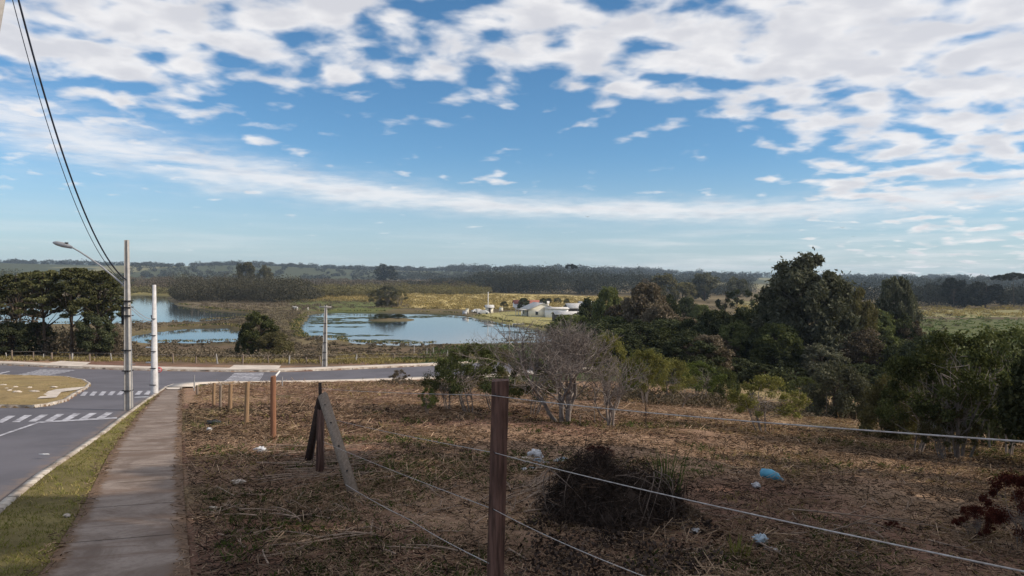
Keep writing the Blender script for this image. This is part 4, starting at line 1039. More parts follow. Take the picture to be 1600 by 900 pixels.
def post_px(u0, v0, u1, v1, wpx, mat, label, **kw):
    p = ground(u0, v0, .05); t = at(u1, v1, p.y)
    return rough_post(kw.pop('name', 'fence_post'), p, t.z - p.z, wpx / F * p.y, mat, label, lean=(t.x - p.x, 0), **kw)
GR = 'wooden posts of the lot fence'
# front post
YF = 6.2
t = at(782, 592, YF); b = at(774, 905, YF); g0 = float(base(b.x, YF)); bx = t.x + (b.x - t.x) / (b.z - t.z) * (g0 - t.z)
fp = rough_post('fence_post', Vector((bx, YF, g0)), t.z - g0, .145, 'wood_red', 'thick dark red wooden post nearest the camera', lean=(t.x - bx, 0), rz=0.0, seed=3, taper=.97, group=GR, n=22)
for u_, v_ in ((778, 617.5), (776, 708.5), (774, 797)):
    q_ = at(u_, v_, YF - .085) - fp.location; m = MB(); m.tube([q_ + Vector((-.025, .01, .012)), q_ + Vector((-.012, -.012, 0)), q_ + Vector((.012, -.012, 0)), q_ + Vector((.025, .01, -.01))], .004, 5); m.mesh('staple', M['dark'], parent=fp)
PF = Vector((t.x, YF, 0))
ps = [(427, 690, 427, 588, 7.5, 'wood_orange', 'reddish post with a slanted white-tipped top, second in front of the braced corner', 1),
      (384.5, 665, 387, 597, 6, 'wood_tan', 'pale straight post with a dark upper end, left of the reddish post', 2),
      (359.5, 643, 360.5, 600, 5, 'wood_tan', 'short pale post between the dark thin one and the tall pale one', 3),
      (344, 640, 345, 602, 3.4, 'wood_grey', 'thin dark post between the two short pale ones', 4),
      (333.5, 638, 334.5, 598, 4, 'wood_tan', 'leftmost of the short pale posts near the crossing ramp', 5),
      (308, 619, 308, 602, 3, 'wood_grey', 'small grey post at the far end of the lot fence', 6),
      (303.5, 612, 303.5, 586, 1.6, 'galv', 'thin grey stake by the sidewalk at the far end of the lot fence', 7),
      (441, 606, 441, 589, 1.6, 'galv', 'thin stake beside the near kerb just right of the reddish post', 8)]
for u0, v0, u1, v1, w, mt, lb, sd_ in ps: post_px(u0, v0, u1, v1, w, mt, lb, seed=sd_, group=GR if w > 2 else None, rz=0)
q = ground(427, 690); tq = at(427, 588, q.y); m = MB()
m.tube([tq + Vector((.03, 0, -.03)), at(437, 580, q.y + .3)], .03, 4); tag(m.mesh('wood_offcut', M['white']), 'short white offcut jutting from the top of the reddish post', 'wood piece')
# braced corner
pc = ground(500, 744, .05); YC = pc.y
e = empty('braced_corner_post', pc, 0, 'corner fence post propped by two slanting struts in the middle of the foreground', 'fence post', GR)
def beam(m, a, b, w, d, w1=None):
    a = Vector(a); b = Vector(b); ax = (b - a).normalized(); s = ax.cross(Vector((0, 1, 0))).normalized(); f = s.cross(ax); w1 = w1 or w
    V = []
    for q, ww in ((a, w), (b, w1)):
        for x, y in ((-.5, -.5), (.5, -.5), (.5, .5), (-.5, .5)): V.append(q + s * x * ww + f * y * d)
    m.add([tuple(v) for v in V], [(3, 2, 1, 0), (4, 5, 6, 7), (0, 1, 5, 4), (1, 2, 6, 5), (2, 3, 7, 6), (3, 0, 4, 7)])
px = YC / F
def lc(u, v, dy=0): return at(u, v, YC + dy) - pc
m = MB(); beam(m, lc(500, 760), lc(501, 640), 12 * px, .12, 9 * px); m.mesh('post', M['wood_red'], parent=e)
m = MB(); beam(m, lc(501, 642, .002), lc(500, 598, .002), 6 * px, .05, 4 * px); m.mesh('post_tip', M['wood_dark'], parent=e)
pb = ground(479, 728, .0); m = MB(); beam(m, pb - pc - Vector((0, 0, .15)), lc(500, 622, .14), 13 * px, .12, 8 * px); m.mesh('strut', M['wood_dark'], parent=e)
pb = ground(561, 788, .0); m = MB(); beam(m, pb - pc - Vector((0, 0, .1)), lc(504, 617, -.16), 13 * px, .09, 14 * px); st_ = m.mesh('strut', M['wood_grey'], parent=e)
for f in (.28, .5, .72, .9):
    a = pb - pc; b = lc(504, 617, -.16); q = a.lerp(b, f); ax = (b - a).normalized()
    m = MB(); m.tube([q + Vector((0, -.065, -.0)), q + Vector((0, -.02, 0))], .016, 6, True); m.mesh('hole', M['dark'], parent=st_)
# wires: from the corner past the front post to a post out of sight at the right
PEND = Vector((2.05, .5, 0))
def wirepts(uvY): return [np.array(at(u, v, Y)) for u, v, Y in uvY]
def wire(label, pts, rad=.0055, sag=.03, name='fence_wire'):
    P = []
    for a, b in zip(pts[:-1], pts[1:]):
        t = np.linspace(0, 1, 24)[:, None]; q = a + (b - a) * t; q[:, 2] -= (sag * 4 * t * (1 - t))[:, 0]; P.append(q if b is pts[-1] else q[:-1])
    P = np.concatenate(P); m = MB(); 
    L = np.linalg.norm(np.diff(P, axis=0), axis=1).sum()
    m.tube(P, rad, 6); return tag(m.mesh(name, M['wire'], True), label, 'fence wire', 'wires of the lot fence')
def ext(a, b, yend):   # continue the strand behind the frame to the next post
    t = (yend - a[1]) / (b[1] - a[1]); return a + (b - a) * t
for lb, pts, rd in (('topmost wire strand passing the head of the front post', [(502, 607, YC), (766, 617.5, YF - .09), (1600, 690, 2.1)], .0030),
                ('second wire strand from the top, crossing the front post below its middle', [(520, 655, YC), (775, 708, YF - .09), (1600, 893, 2.1)], .0030),
                ('third wire strand running low across the front post', [(505, 690, YC), (772, 796, YF - .09), (1010, 902, 4.0)], .0028),
                ('lowest wire strand near the ground left of the front post', [(540, 757, YC - 2.6), (640, 812, 10.2), (764, 880, YF - .09)], .0040)):
    W_ = wirepts(pts)
    if pts[-1][0] > 900: W_.append(ext(W_[-2], W_[-1], .6)); 
    wire(lb, W_, rd, .02)
# next post of the fence, out of the frame
pe = Vector((1.95, .55, 0)); pe.z = float(base(pe.x, pe.y))
rough_post('fence_post', pe, 2.75, .15, 'wood_red', 'dark red wooden post beside the camera, outside the right edge', seed=5, group=GR)
# roadside fence beyond the cross road: crooked whitish stakes
stakes = [(11, 563, 551), (19, 565, 547), (52, 565, 550), (68, 564, 553), (81, 567, 551), (108, 567, 553), (113, 566, 552), (140, 568, 553), (146, 566, 558), (175, 568, 552), (271, 571, 552), (306, 571, 557), (340, 571, 553), (379, 572, 554), (420, 571, 554), (452, 571, 556), (480, 570, 558), (501, 572, 556), (556, 568, 554), (615, 566, 553), (672, 564, 552), (698, 563, 547), (700.5, 560, 548)]
for i, (u, v0, v1) in enumerate(stakes):
    p = ground(u, v0 - 1.5); t = at(u, v1, p.y); ln = random.uniform(-.15, .15)
    rough_post('roadside_stake', p, t.z - p.z, random.uniform(.11, .19), 'wood_grey' if i % 3 else 'concrete', 'crooked pale stake of the roadside fence beyond the cross road', lean=(ln, 0), round_=True, group='crooked stakes of the roadside fence', seed=i + 10)
for u, v0, v1 in ((647, 552, 539), (667, 556, 544), (677, 553, 543), (718, 558, 549)):
    p = ground(u, v0); t = at(u, v1, p.y)
    rough_post('marsh_stake', p, t.z - p.z, .14, 'concrete', 'thin pale stake on the green marsh beside the end of the road', round_=True, group='pale stakes on the green marsh', seed=int(u))
for i in range(22):
    u = 300 + i * 9.5; p = ground(u, 481.5 - i * .1)
    rough_post('pasture_stake', p, 1.6, .22, 'wood_grey', 'tiny pale stake of the pasture fence before the dark grove', round_=True, group='stakes of the pasture fence before the dark grove', seed=i)
# thin rails along the roadside fence
def rail(pts, dz, label):
    P = []
    for u, v in pts: q = ground(u, v); P.append((q.x, q.y, q.z + dz))
    m = MB(); m.tube(P, .006, 4); tag(m.mesh('fence_wire', M['wire']), label, 'fence wire', 'wires of the roadside fence')
for dz, w_ in ((.55, 'lower'), (.95, 'upper')): rail([(u, v0 - 1.5) for u, v0, v1 in stakes if u not in (146, 113, 700.5)], dz, w_ + ' wire of the roadside fence beyond the cross road')

# ================================================================== farm across the pond
def house(name, u, v, L, D, hw, hr, rz, wall, roof, label, wins=(), cat='house', lean_to=False, cap=None):
    p = ground(u, v); e = empty(name, p, rz, label, cat); m = MB(); e.scale = (1.05,) * 3
    m.box(-L / 2, L / 2, -D / 2, D / 2, -.4, hw)
    # gables at +-x
    for s in (-1, 1):
        V = [(s * L / 2, -D / 2, hw), (s * L / 2, D / 2, hw), (s * L / 2, 0, hr)]; m.add(V, [(0, 1, 2) if s > 0 else (2, 1, 0)])
    m.mesh('wall', M[wall], parent=e); m = MB(); o_ = .35
    sl_ = (hr - hw) / (D / 2)
    for s in (-1, 1):
        ye = s * (D / 2 + o_); ze = hw - sl_ * o_
        V = [(-L / 2 - o_, ye, ze), (L / 2 + o_, ye, ze), (L / 2 + o_, 0, hr), (-L / 2 - o_, 0, hr)]
        V2 = [(x, y, z + .12) for x, y, z in V]
        m.add(V + V2, [(3, 2, 1, 0), (4, 5, 6, 7), (0, 1, 5, 4), (1, 2, 6, 5), (3, 0, 4, 7)] )
    m.mesh('roof', M[roof], parent=e)
    for face, a, z, w, h, kind in wins:
        m = MB(); g = MB()
        if face in ('x-', 'x+'):
            X = (L / 2 + .03) * (1 if face == 'x+' else -1); m.box(X - .05, X + .05, a - w / 2 - .08, a + w / 2 + .08, z - h / 2 - .08, z + h / 2 + .08)
            g.box(X - .07, X + .07, a - w / 2, a + w / 2, z - h / 2, z + h / 2)
        else:
            Yy = (D / 2 + .03) * (1 if face == 'y+' else -1); m.box(a - w / 2 - .08, a + w / 2 + .08, Yy - .05, Yy + .05, z - h / 2 - .08, z + h / 2 + .08)
            g.box(a - w / 2, a + w / 2, Yy - .07, Yy + .07, z - h / 2, z + h / 2)
        f = m.mesh(kind, M['white'], parent=e); g.mesh('pane' if kind == 'window' else 'door_leaf', M['glass'] if kind == 'window' else M['wall_dark'], parent=f)
    return e
hs = house('house', 841, 494.5, 9, 9, 2.7, 4.6, R(-72), 'wall_cream', 'roof_grey', 'cream gabled farmhouse with a grey roof facing the pond', [('x+', -2.2, 1.4, .9, 1.1, 'window'), ('x+', 1.6, 1.4, .9, 1.1, 'window'), ('y+', -1, 1.4, 1.1, 1.1, 'window'), ('y-', 2, 1.1, .9, 2.1, 'door'), ('y-', -2, 1.4, 1.0, 1.1, 'window')])
m = MB(); m.box(-3.6, 3.2, -7.2, -4.6, 2.35, 2.5); pr = m.mesh('porch_roof', M['roof_grey'], parent=hs)
for x in (-3.2, -.2, 2.8):
    m = MB(); m.box(x - .08, x + .08, -7.0, -6.84, -.3, 2.35); m.mesh('porch_post', M['white'], parent=hs)
house('shed', 868, 496, 7.5, 5, 3.0, 3.35, R(8), 'wall_white', 'roof_grey', 'plain white box-like shed right of the cream farmhouse', [('y-', 0.6, 1.2, 1.1, 2.0, 'door')], 'shed')
house('shed', 888, 502.5, 9, 5, 2.3, 3.0, R(10), 'wall_dark', 'roof_grey', 'dark open timber shed nearest the pond right of the white shed', [('y-', -2.4, 1.1, 2.0, 1.7, 'door'), ('y-', 1.8, 1.1, 2.4, 1.7, 'door')], 'shed')
house('shed', 901, 491, 8, 6, 2.4, 3.9, R(14), 'wall_dark', 'roof_grey', 'dark shed with a pale sloping roof behind the open timber shed', [('y-', 0, 1.2, 1.2, 1.4, 'window')], 'shed')
house('house', 822, 483.5, 10, 7, 2.5, 3.7, R(6), 'wall_white', 'roof_red', 'low white house with a reddish roof behind the cream farmhouse', [('y-', -2.6, 1.3, 1.2, 1.1, 'window'), ('y-', .2, 1.1, .9, 2.1, 'door'), ('y-', 3, 1.3, 1.2, 1.1, 'window')])
house('shed', 846, 482, 6, 5, 2.3, 3.0, R(-4), 'wall_cream', 'roof_grey', 'small cream outbuilding peeking over the farmhouse roof', [('y-', .4, 1.2, 1.0, 1.0, 'window')], 'shed')
house('kiosk', 764.5, 489.5, 2.6, 2.2, 2.2, 2.9, R(8), 'wall_cream', 'roof_grey', 'tiny cream hut beside the white pole on the far bank', [('y-', 0, 1.1, .8, 1.7, 'door')], 'hut')
house('shed', 916, 484, 6, 5, 2.5, 3.4, R(10), 'wall_white', 'roof_grey', 'pale outbuilding half hidden by trees at the right end of the farm', [('y-', 0, 1.3, 1.0, 1.0, 'window')], 'shed')
def car(u, v, rz, label):
    p = ground(u, v); e = empty('parked_car', p, rz, label, 'car'); m = MB()
    prof = [(-2.1, .35), (-2.15, .75), (-1.5, .95), (-.9, 1.40), (.9, 1.42), (1.6, .98), (2.1, .85), (2.15, .35)]
    V = [(x, s * (.85 if z < 1 else .68), z) for s in (-1, 1) for x, z in prof]; n = len(prof)
    m.add(V, [(i, i + 1, n + i + 1, n + i) for i in range(n - 1)] + [(n - 1, 0, n, 2 * n - 1)])
    for s in (0, n):
        f = [(s, s + 1, s + 2), (s, s + 2, s + 5), (s + 2, s + 3, s + 4), (s + 2, s + 4, s + 5), (s, s + 5, s + 6), (s, s + 6, s + 7)]; m.add([V[i] for i in range(2 * n)], f)
    m.mesh('body', M['white'], parent=e)
    for s in (-1, 1):
        m = MB(); m.add([(-1.2, s * .80, 1.0), (1.35, s * .80, 1.0), (.8, s * .72, 1.34), (-.8, s * .72, 1.34)], [(0, 1, 2, 3)]); m.mesh('window', M['glass'], parent=e)
        for x in (-1.35, 1.35):
            m = MB(); m.tube([(x, s * .72, .33), (x, s * .90, .33)], .33, 12, True); m.mesh('wheel', M['blackplastic'], parent=e)
    return e
car(746, 488.5, R(20), 'leftmost white car parked on the far bank'); car(755, 491, R(-5), 'white car parked nearest the white pole on the far bank')
def small_box(u, v, w, h, mat, name, label, cat):
    p = ground(u, v); m = MB(); m.box(-w / 2, w / 2, -w * .4, w * .4, -.1, h, None, .92); m.box(-w / 2 - .05, w / 2 + .05, -w * .4 - .05, w * .4 + .05, h + .003, h + .1)
    o = m.mesh(name, M[mat]); o.location = p; return tag(o, label, cat)
small_box(783, 486.5, 1.5, 1.5, 'wall_cream', 'water_tank', 'small pale water tank right of the hut on the far bank', 'tank')
small_box(726, 490.5, 1.6, 1.0, 'whiteplastic', 'crate', 'pale crate at the water edge left of the parked cars', 'crate')
small_box(730, 489.5, 1.1, 1.6, 'wall_cream', 'crate', 'taller cream crate beside the pale one at the water edge', 'crate')
tree('broad', 818, ('v', 488), 466, 22, 'lf_dark', 'dark round tree left of the farmhouses')
tree('broad', 849, ('Y', 300), 466, 16, 'lf_dark', 'small dark tree behind the farmhouse roof')
tree('broad', 921, ('Y', 215), 470, 40, 'lf_dark', 'dark tree over the right end of the farm sheds')
tree('broad', 898, ('Y', 330), 474, 22, 'lf_dark', 'dark tree behind the farm sheds')
for u, v in ((871, 470), (885, 472), (858, 471), (788, 476)):
    tree('bush', u, ('v', v + 4), v - 5, 14, 'lf_olive', 'low olive bush in the golden field behind the farm', group='low bushes in the golden field')
# a rowing boat at the water edge
p = plane0(811, 508.5, .05); m = MB(); V = []
for i, x in enumerate(np.linspace(-1.9, 1.9, 9)):
    w = .62 * math.sqrt(max(.02, 1 - (x / 1.95) ** 2)); V += [(x, -w, .45 + .08 * abs(x)), (x, -w * .5, 0), (x, w * .5, 0), (x, w, .45 + .08 * abs(x))]
m.add(V, [(4 * i + j, 4 * i + 4 + j, 4 * i + 5 + j, 4 * i + 1 + j) for i in range(8) for j in range(3)])
o = m.mesh('rowing_boat', M['whiteplastic']); o.location = p; o.rotation_euler = (0, 0, R(12)); tag(o, 'small pale boat pulled up on the bank in front of the farmhouse', 'boat')
# cattle
def cow(u, v, rz, mat, label, kind='cow'):
    p = ground(u, v); r_ = {}
    V = [(-.75, 0, 1.15), (-.2, 0, 1.12), (.55, 0, 1.18), (.95, 0, 1.42), (1.25, 0, 1.38), (1.5, 0, 1.15)]
    m = MB(); m.tube(V, [.32, .40, .36, .2, .17, .09], 10, True)
    for x in (-.68, .55):
        for s in (-.2, .2): m.tube([(x, s, 1.0), (x + .03, s, .7), (x - .05 if x < 0 else x, s, .45), (x, s, -.05)], [.15, .10, .065, .06], 6)
    m.tube([(-1.0, 0, 1.3), (-1.1, 0, .9), (-1.08, 0, .5)], [.05, .03, .05], 5)
    for s in (-1, 1): m.tube([(1.2, s * .12, 1.5), (1.2, s * .3, 1.5)], [.05, .02], 5)
    o = m.mesh(kind, M[mat], True); o.location = p; o.rotation_euler = (0, 0, rz); return tag(o, label, kind, 'cattle on the bank before the dark grove')
for a in ((462, 485, 2.9, 'cow_white', 'white cow grazing on the bank left of the middle pond'), (475, 484.5, .3, 'cow_brown', 'dark brown cow between the white cow and the pale calf'), (481.5, 485, 1.9, 'cow_white', 'pale calf right of the dark cow')):
    o = cow(*a)
    if 'calf' in a[4]: o.scale = (.75,) * 3
# birds
def bird(u, v, Y, label):
    p = at(u, v, Y); m = MB(); s = 1
    m.tube([(-.18, 0, 0), (0, 0, .02), (.2, 0, 0)], [.015, .05, .02], 6); 
    for q in (-1, 1): m.add([(.06, 0, .02), (-.08, 0, .02), (-.12, q * .42, .16), (.0, q * .28, .16)], [(0, 1, 2, 3)])
    o = m.mesh('flying_bird', M['dark']); o.location = p; o.rotation_euler = (0, .1, 1.2); tag(o, label, 'bird')
bird(918, 339, 120, 'lone dark bird flying in the middle of the sky'); bird(1316, 356, 130, 'dark bird flying low over the huge eucalyptus'); bird(1333, 370, 190, 'smaller distant bird below the one over the eucalyptus')

# ================================================================== foreground litter, straw and branches
def inlot(X, Y, margin=0.1):
    s = inpoly(X, Y, path_poly); r_ = inpoly(X, Y, road_poly); lx = np.interp(Y, [0, 60], [-1.0, -28])
    return (s < -margin) & (r_ < -2.2) & (X > lx)
def scatter(name, label, cat, n, ymin, ymax, power, mat, lenr, wid, seed, flat=.85, lift=.02, xl=-30, xr=60, mask=None, up=0.0):
    r = np.random.default_rng(seed)
    Y = ymin + (ymax - ymin) * r.uniform(0, 1, n) ** power; U = r.uniform(-60, 1700, n); X = (U - 800) / F * Y
    ok = inlot(X, Y) if mask is None else mask(X, Y); X, Y = X[ok], Y[ok]; n = len(X)
    Zb = base(X, Y) + 0.10 + lift; a = r.normal(size=(n, 3)); a[:, 2] *= (1 - flat); a[:, 2] += up * abs(r.normal(size=n)); a /= np.linalg.norm(a, axis=1)[:, None]
    b = np.cross(a, np.array([0, 0, 1.0]) + r.normal(size=(n, 3)) * .3); b /= np.linalg.norm(b, axis=1)[:, None]
    sc = np.maximum(1, Y / 14.0)
    L = (r.uniform(*lenr, n) * sc ** .6)[:, None]; w = (wid * r.uniform(.6, 1.6, n) * sc ** .8)[:, None]
    P = np.stack([X, Y, Zb + r.uniform(-.03, .08, n)], 1); mid = P + r.normal(size=(n, 3)) * L * .05
    c = np.cross(a, b)
    V = np.stack([P - a * L / 2 - b * w / 2, P - a * L / 2 + b * w / 2, P + a * L / 2 + b * w / 3, P + a * L / 2 - b * w / 3, P - a * L / 2 + c * w * .7, P + a * L / 2 + c * w * .5], 1).reshape(-1, 3)
    i = np.arange(n)[:, None] * 6
    Fq = np.concatenate([i + np.array([[1, 2, 5, 4]]), i + np.array([[3, 0, 4, 5]])]).reshape(-1, 4)
    return tag(npmesh(name, V, Fq, M[mat]), label, cat, None, 'stuff')
def clumpy(sc, thr, seed):
    return lambda X, Y: inlot(X, Y) & (fbm(X, Y, sc, 3, seed) > thr)
scatter('straw_litter', 'dry straw and chopped stalks littering the cleared lot', 'straw', 190000, 6, 62, 1.6, 'straw', (.04, .17), .0065, 1, mask=clumpy(.55, -.04, 64))
scatter('straw_litter', 'longer pale stalks lying in patches on the cleared lot', 'straw', 26000, 6, 60, 1.5, 'straw', (.2, .6), .010, 2, mask=clumpy(.35, .03, 61), lift=.05, flat=.75)
scatter('twig_litter', 'brown broken twigs strewn over the cleared lot', 'twigs', 60000, 6, 60, 1.6, 'twig', (.06, .3), .008, 3, flat=.7, lift=.03)
scatter('twig_litter', 'dark rotten twigs and leaves on the foreground soil', 'twigs', 60000, 6, 34, 1.5, 'twig_dark', (.04, .2), .012, 4, flat=.7, lift=.01)
def tufts(name, label, cat, n, mask, mat, h, w, seed, ymin=5, ymax=60, power=1.6, blades=7):
    r = np.random.default_rng(seed)
    Y = ymin + (ymax - ymin) * r.uniform(0, 1, n) ** power; U = r.uniform(-150, 1750, n); X = (U - 800) / F * Y
    ok = mask(X, Y); X, Y = X[ok], Y[ok]; n = len(X)
    X = np.repeat(X, blades) + r.normal(size=n * blades) * .04; Y = np.repeat(Y, blades) + r.normal(size=n * blades) * .04; N = len(X)
    sc = np.maximum(1, Y / 12.0) ** .7; hh = h * r.uniform(.4, 1.5, N) * sc ** .5; ww = w * r.uniform(.6, 1.4, N) * sc
    a = r.uniform(0, 6.283, N); tilt = r.normal(size=(N, 2)) * .45
    Zb = base(X, Y) + .08
    bx, by = np.cos(a) * ww / 2, np.sin(a) * ww / 2
    P0 = np.stack([X - bx, Y - by, Zb], 1); P1 = np.stack([X + bx, Y + by, Zb], 1)
    P2 = np.stack([X + bx * .6 + tilt[:, 0] * hh * .4, Y + by * .6 + tilt[:, 1] * hh * .4, Zb + hh * .6], 1); P3 = np.stack([X + tilt[:, 0] * hh, Y + tilt[:, 1] * hh, Zb + hh], 1)
    V = np.stack([P0, P1, P2, P3], 1).reshape(-1, 3)
    return tag(npmesh(name, V, np.arange(4 * N).reshape(-1, 4), M[mat]), label, cat, None, 'stuff')
def m_verge(X, Y):
    s = inpoly(X, Y, path_poly); r_ = inpoly(X, Y, road_poly); lp = np.interp(Y, [p.y for p in path_poly[1:11]], [p.x for p in path_poly[1:11]])
    return (s < .03 + .12 * fbm(X, Y, 1.2, 2, 8)) & (r_ < -.16) & (r_ > -5) & (X < lp + .05) & (Y < 56)
tufts('verge_grass', 'short green and yellow grass on the verge between kerb and footpath', 'grass', 46000, m_verge, 'grass', .055, .011, 21, 4, 50, 1.7, 7)
tufts('verge_grass', 'dry straw coloured grass mixed into the footpath verge', 'grass', 12000, lambda X, Y: m_verge(X, Y) & (fbm(X, Y, .9, 3, 12) > .02), 'grass_dry', .06, .011, 22, 4, 50, 1.7, 7)
tufts('lot_grass', 'dark green grass tufts in the foreground of the lot', 'grass', 15000, lambda X, Y: inlot(X, Y, .3) & (fbm(X, Y, .33, 3, 71) > .10), 'grass_dark', .10, .012, 23, 5, 30, 1.3, 8)
tufts('lot_grass', 'olive dry grass tufts spread over the cleared lot', 'grass', 15000, lambda X, Y: inlot(X, Y, .3) & (fbm(X, Y, .25, 3, 72) > .05), 'grass_dry', .08, .012, 24, 6, 60, 1.4, 6)
tufts('island_grass', 'dry short grass on the traffic island at the left', 'grass', 14000, lambda X, Y: (inpoly(X, Y, isl) > .2), 'grass_dry', .05, .015, 25, 30, 66, 1.0, 5)
tufts('roadside_grass', 'rough brown grass behind the far sidewalk', 'grass', 20000, lambda X, Y: (Y > 74) & (inpoly(X, Y, road_poly) < -3) & (X < 0), 'grass_dry', .14, .02, 26, 74, 125, 1.2, 5)
tufts('marsh_grass', 'green reeds on the marsh before the middle pond', 'grass', 16000, lambda X, Y: (inpoly(X, Y, Z[6][0]) > -1) & (inpoly(X, Y, pondA) < -1), 'grass_dark', .18, .03, 27, 80, 160, 1.0, 5)
scatter('soil_crumbs', 'soil crumbs and straw creeping over the edges of the footpath', 'litter', 60000, 4, 45, 1.7, 'twig', (.03, .14), .012, 31, flat=.8, lift=.03,
        mask=lambda X, Y: (np.abs(inpoly(X, Y, path_poly) - .02) < .16 + .35 * fbm(X, Y, .8, 3, 19)) & (inpoly(X, Y, road_poly) < -.3))
def m_shore(X, Y):
    q = np.maximum(np.maximum(inpoly(X, Y, pondA), inpoly(X, Y, pondB)), inpoly(X, Y, pondC)) + fbm(X, Y, 0.12, 4, 41) * 3.0 + 1.0
    return (q < -0.1) & (q > -3.0) & (fbm(X, Y, .09, 3, 90) > -.06)
tufts('reeds', 'brown green reeds fringing the shores of the ponds', 'reeds', 130000, m_shore, 'grass_dark', .13, .016, 28, 120, 330, 1.0, 5)
tufts('reeds', 'dry yellow reeds fringing the shores of the ponds', 'reeds', 90000, m_shore, 'grass_dry', .13, .016, 29, 120, 330, 1.0, 4)
# cut branches: individual, copied from four prototypes
def branchproto(i):
    r = np.random.default_rng(300 + i); m = MB(); L = 1.0
    P = curve((-.5, 0, 0), (.5, 0, .02), r, 7, .035); m.tube(P, np.linspace(.013, .006, 7), 6)
    for k in range(2 + i % 2):
        q = P[2 + k * 2]; m.tube(curve(q, q + np.array([.20 + .08 * r.random(), r.choice([-1, 1]) * .10, .05]), r, 4, .1), np.linspace(.007, .003, 4), 4)
    return m.mesh('cut_branch', M['cutbranch'], True, False)
BP = [branchproto(i) for i in range(4)]
bcount = 0
def branch(u, v, ang, Lm, grp, lab, tilt=None, dz=.17, dark=False):
    global bcount
    p = ground(u, v); o = bpy.data.objects.new('cut_branch', BP[bcount % 4]); COL.objects.link(o)
    o.location = (p.x, p.y, float(base(p.x, p.y)) + dz); o.rotation_euler = (random.uniform(0, 6.28), tilt if tilt is not None else R(5) * random.uniform(-1, 1), ang); o.scale = (Lm, 1.1, 1.1)
    tag(o, lab, 'branch', grp); bcount += 1
for i in range(48):
    branch(random.uniform(440, 565), random.uniform(705, 765), R(random.gauss(18, 14)), random.uniform(.7, 1.9), 'cut branches beside the braced post', 'stripped cut branch in the heap at the foot of the braced corner post')
for i in range(28):
    branch(random.uniform(806, 872), random.uniform(742, 806), R(random.gauss(58, 9)), random.uniform(.6, 1.2), 'cut branches beside the dark brush heap', 'straight cut branch in the bundle left of the dark brush heap', dz=.18)
for i in range(60):
    branch(random.uniform(330, 900), random.uniform(770, 890), R(random.uniform(0, 180)), random.uniform(.3, 1.0), 'cut branches on the shaded foreground', 'cut branch lying loose on the shaded foreground soil')
for i in range(40):
    branch(random.uniform(1000, 1590), random.uniform(735, 885), R(random.gauss(10, 40)), random.uniform(.25, .9), 'cut branches on the right of the lot', 'cut branch lying loose on the right part of the cleared lot')
branch(1290, 848, R(20), 2.6, None, 'long thick dark branch lying beneath the second wire at lower right', dz=.2, tilt=R(-6)); branch(1345, 836, R(-8), 2.4, None, 'long arched branch crossing the thick dark one at lower right', dz=.3, tilt=R(4))
branch(610, 672, R(-28), 1.9, None, 'long pale branch reaching from the small shrub towards the front post', dz=.12)
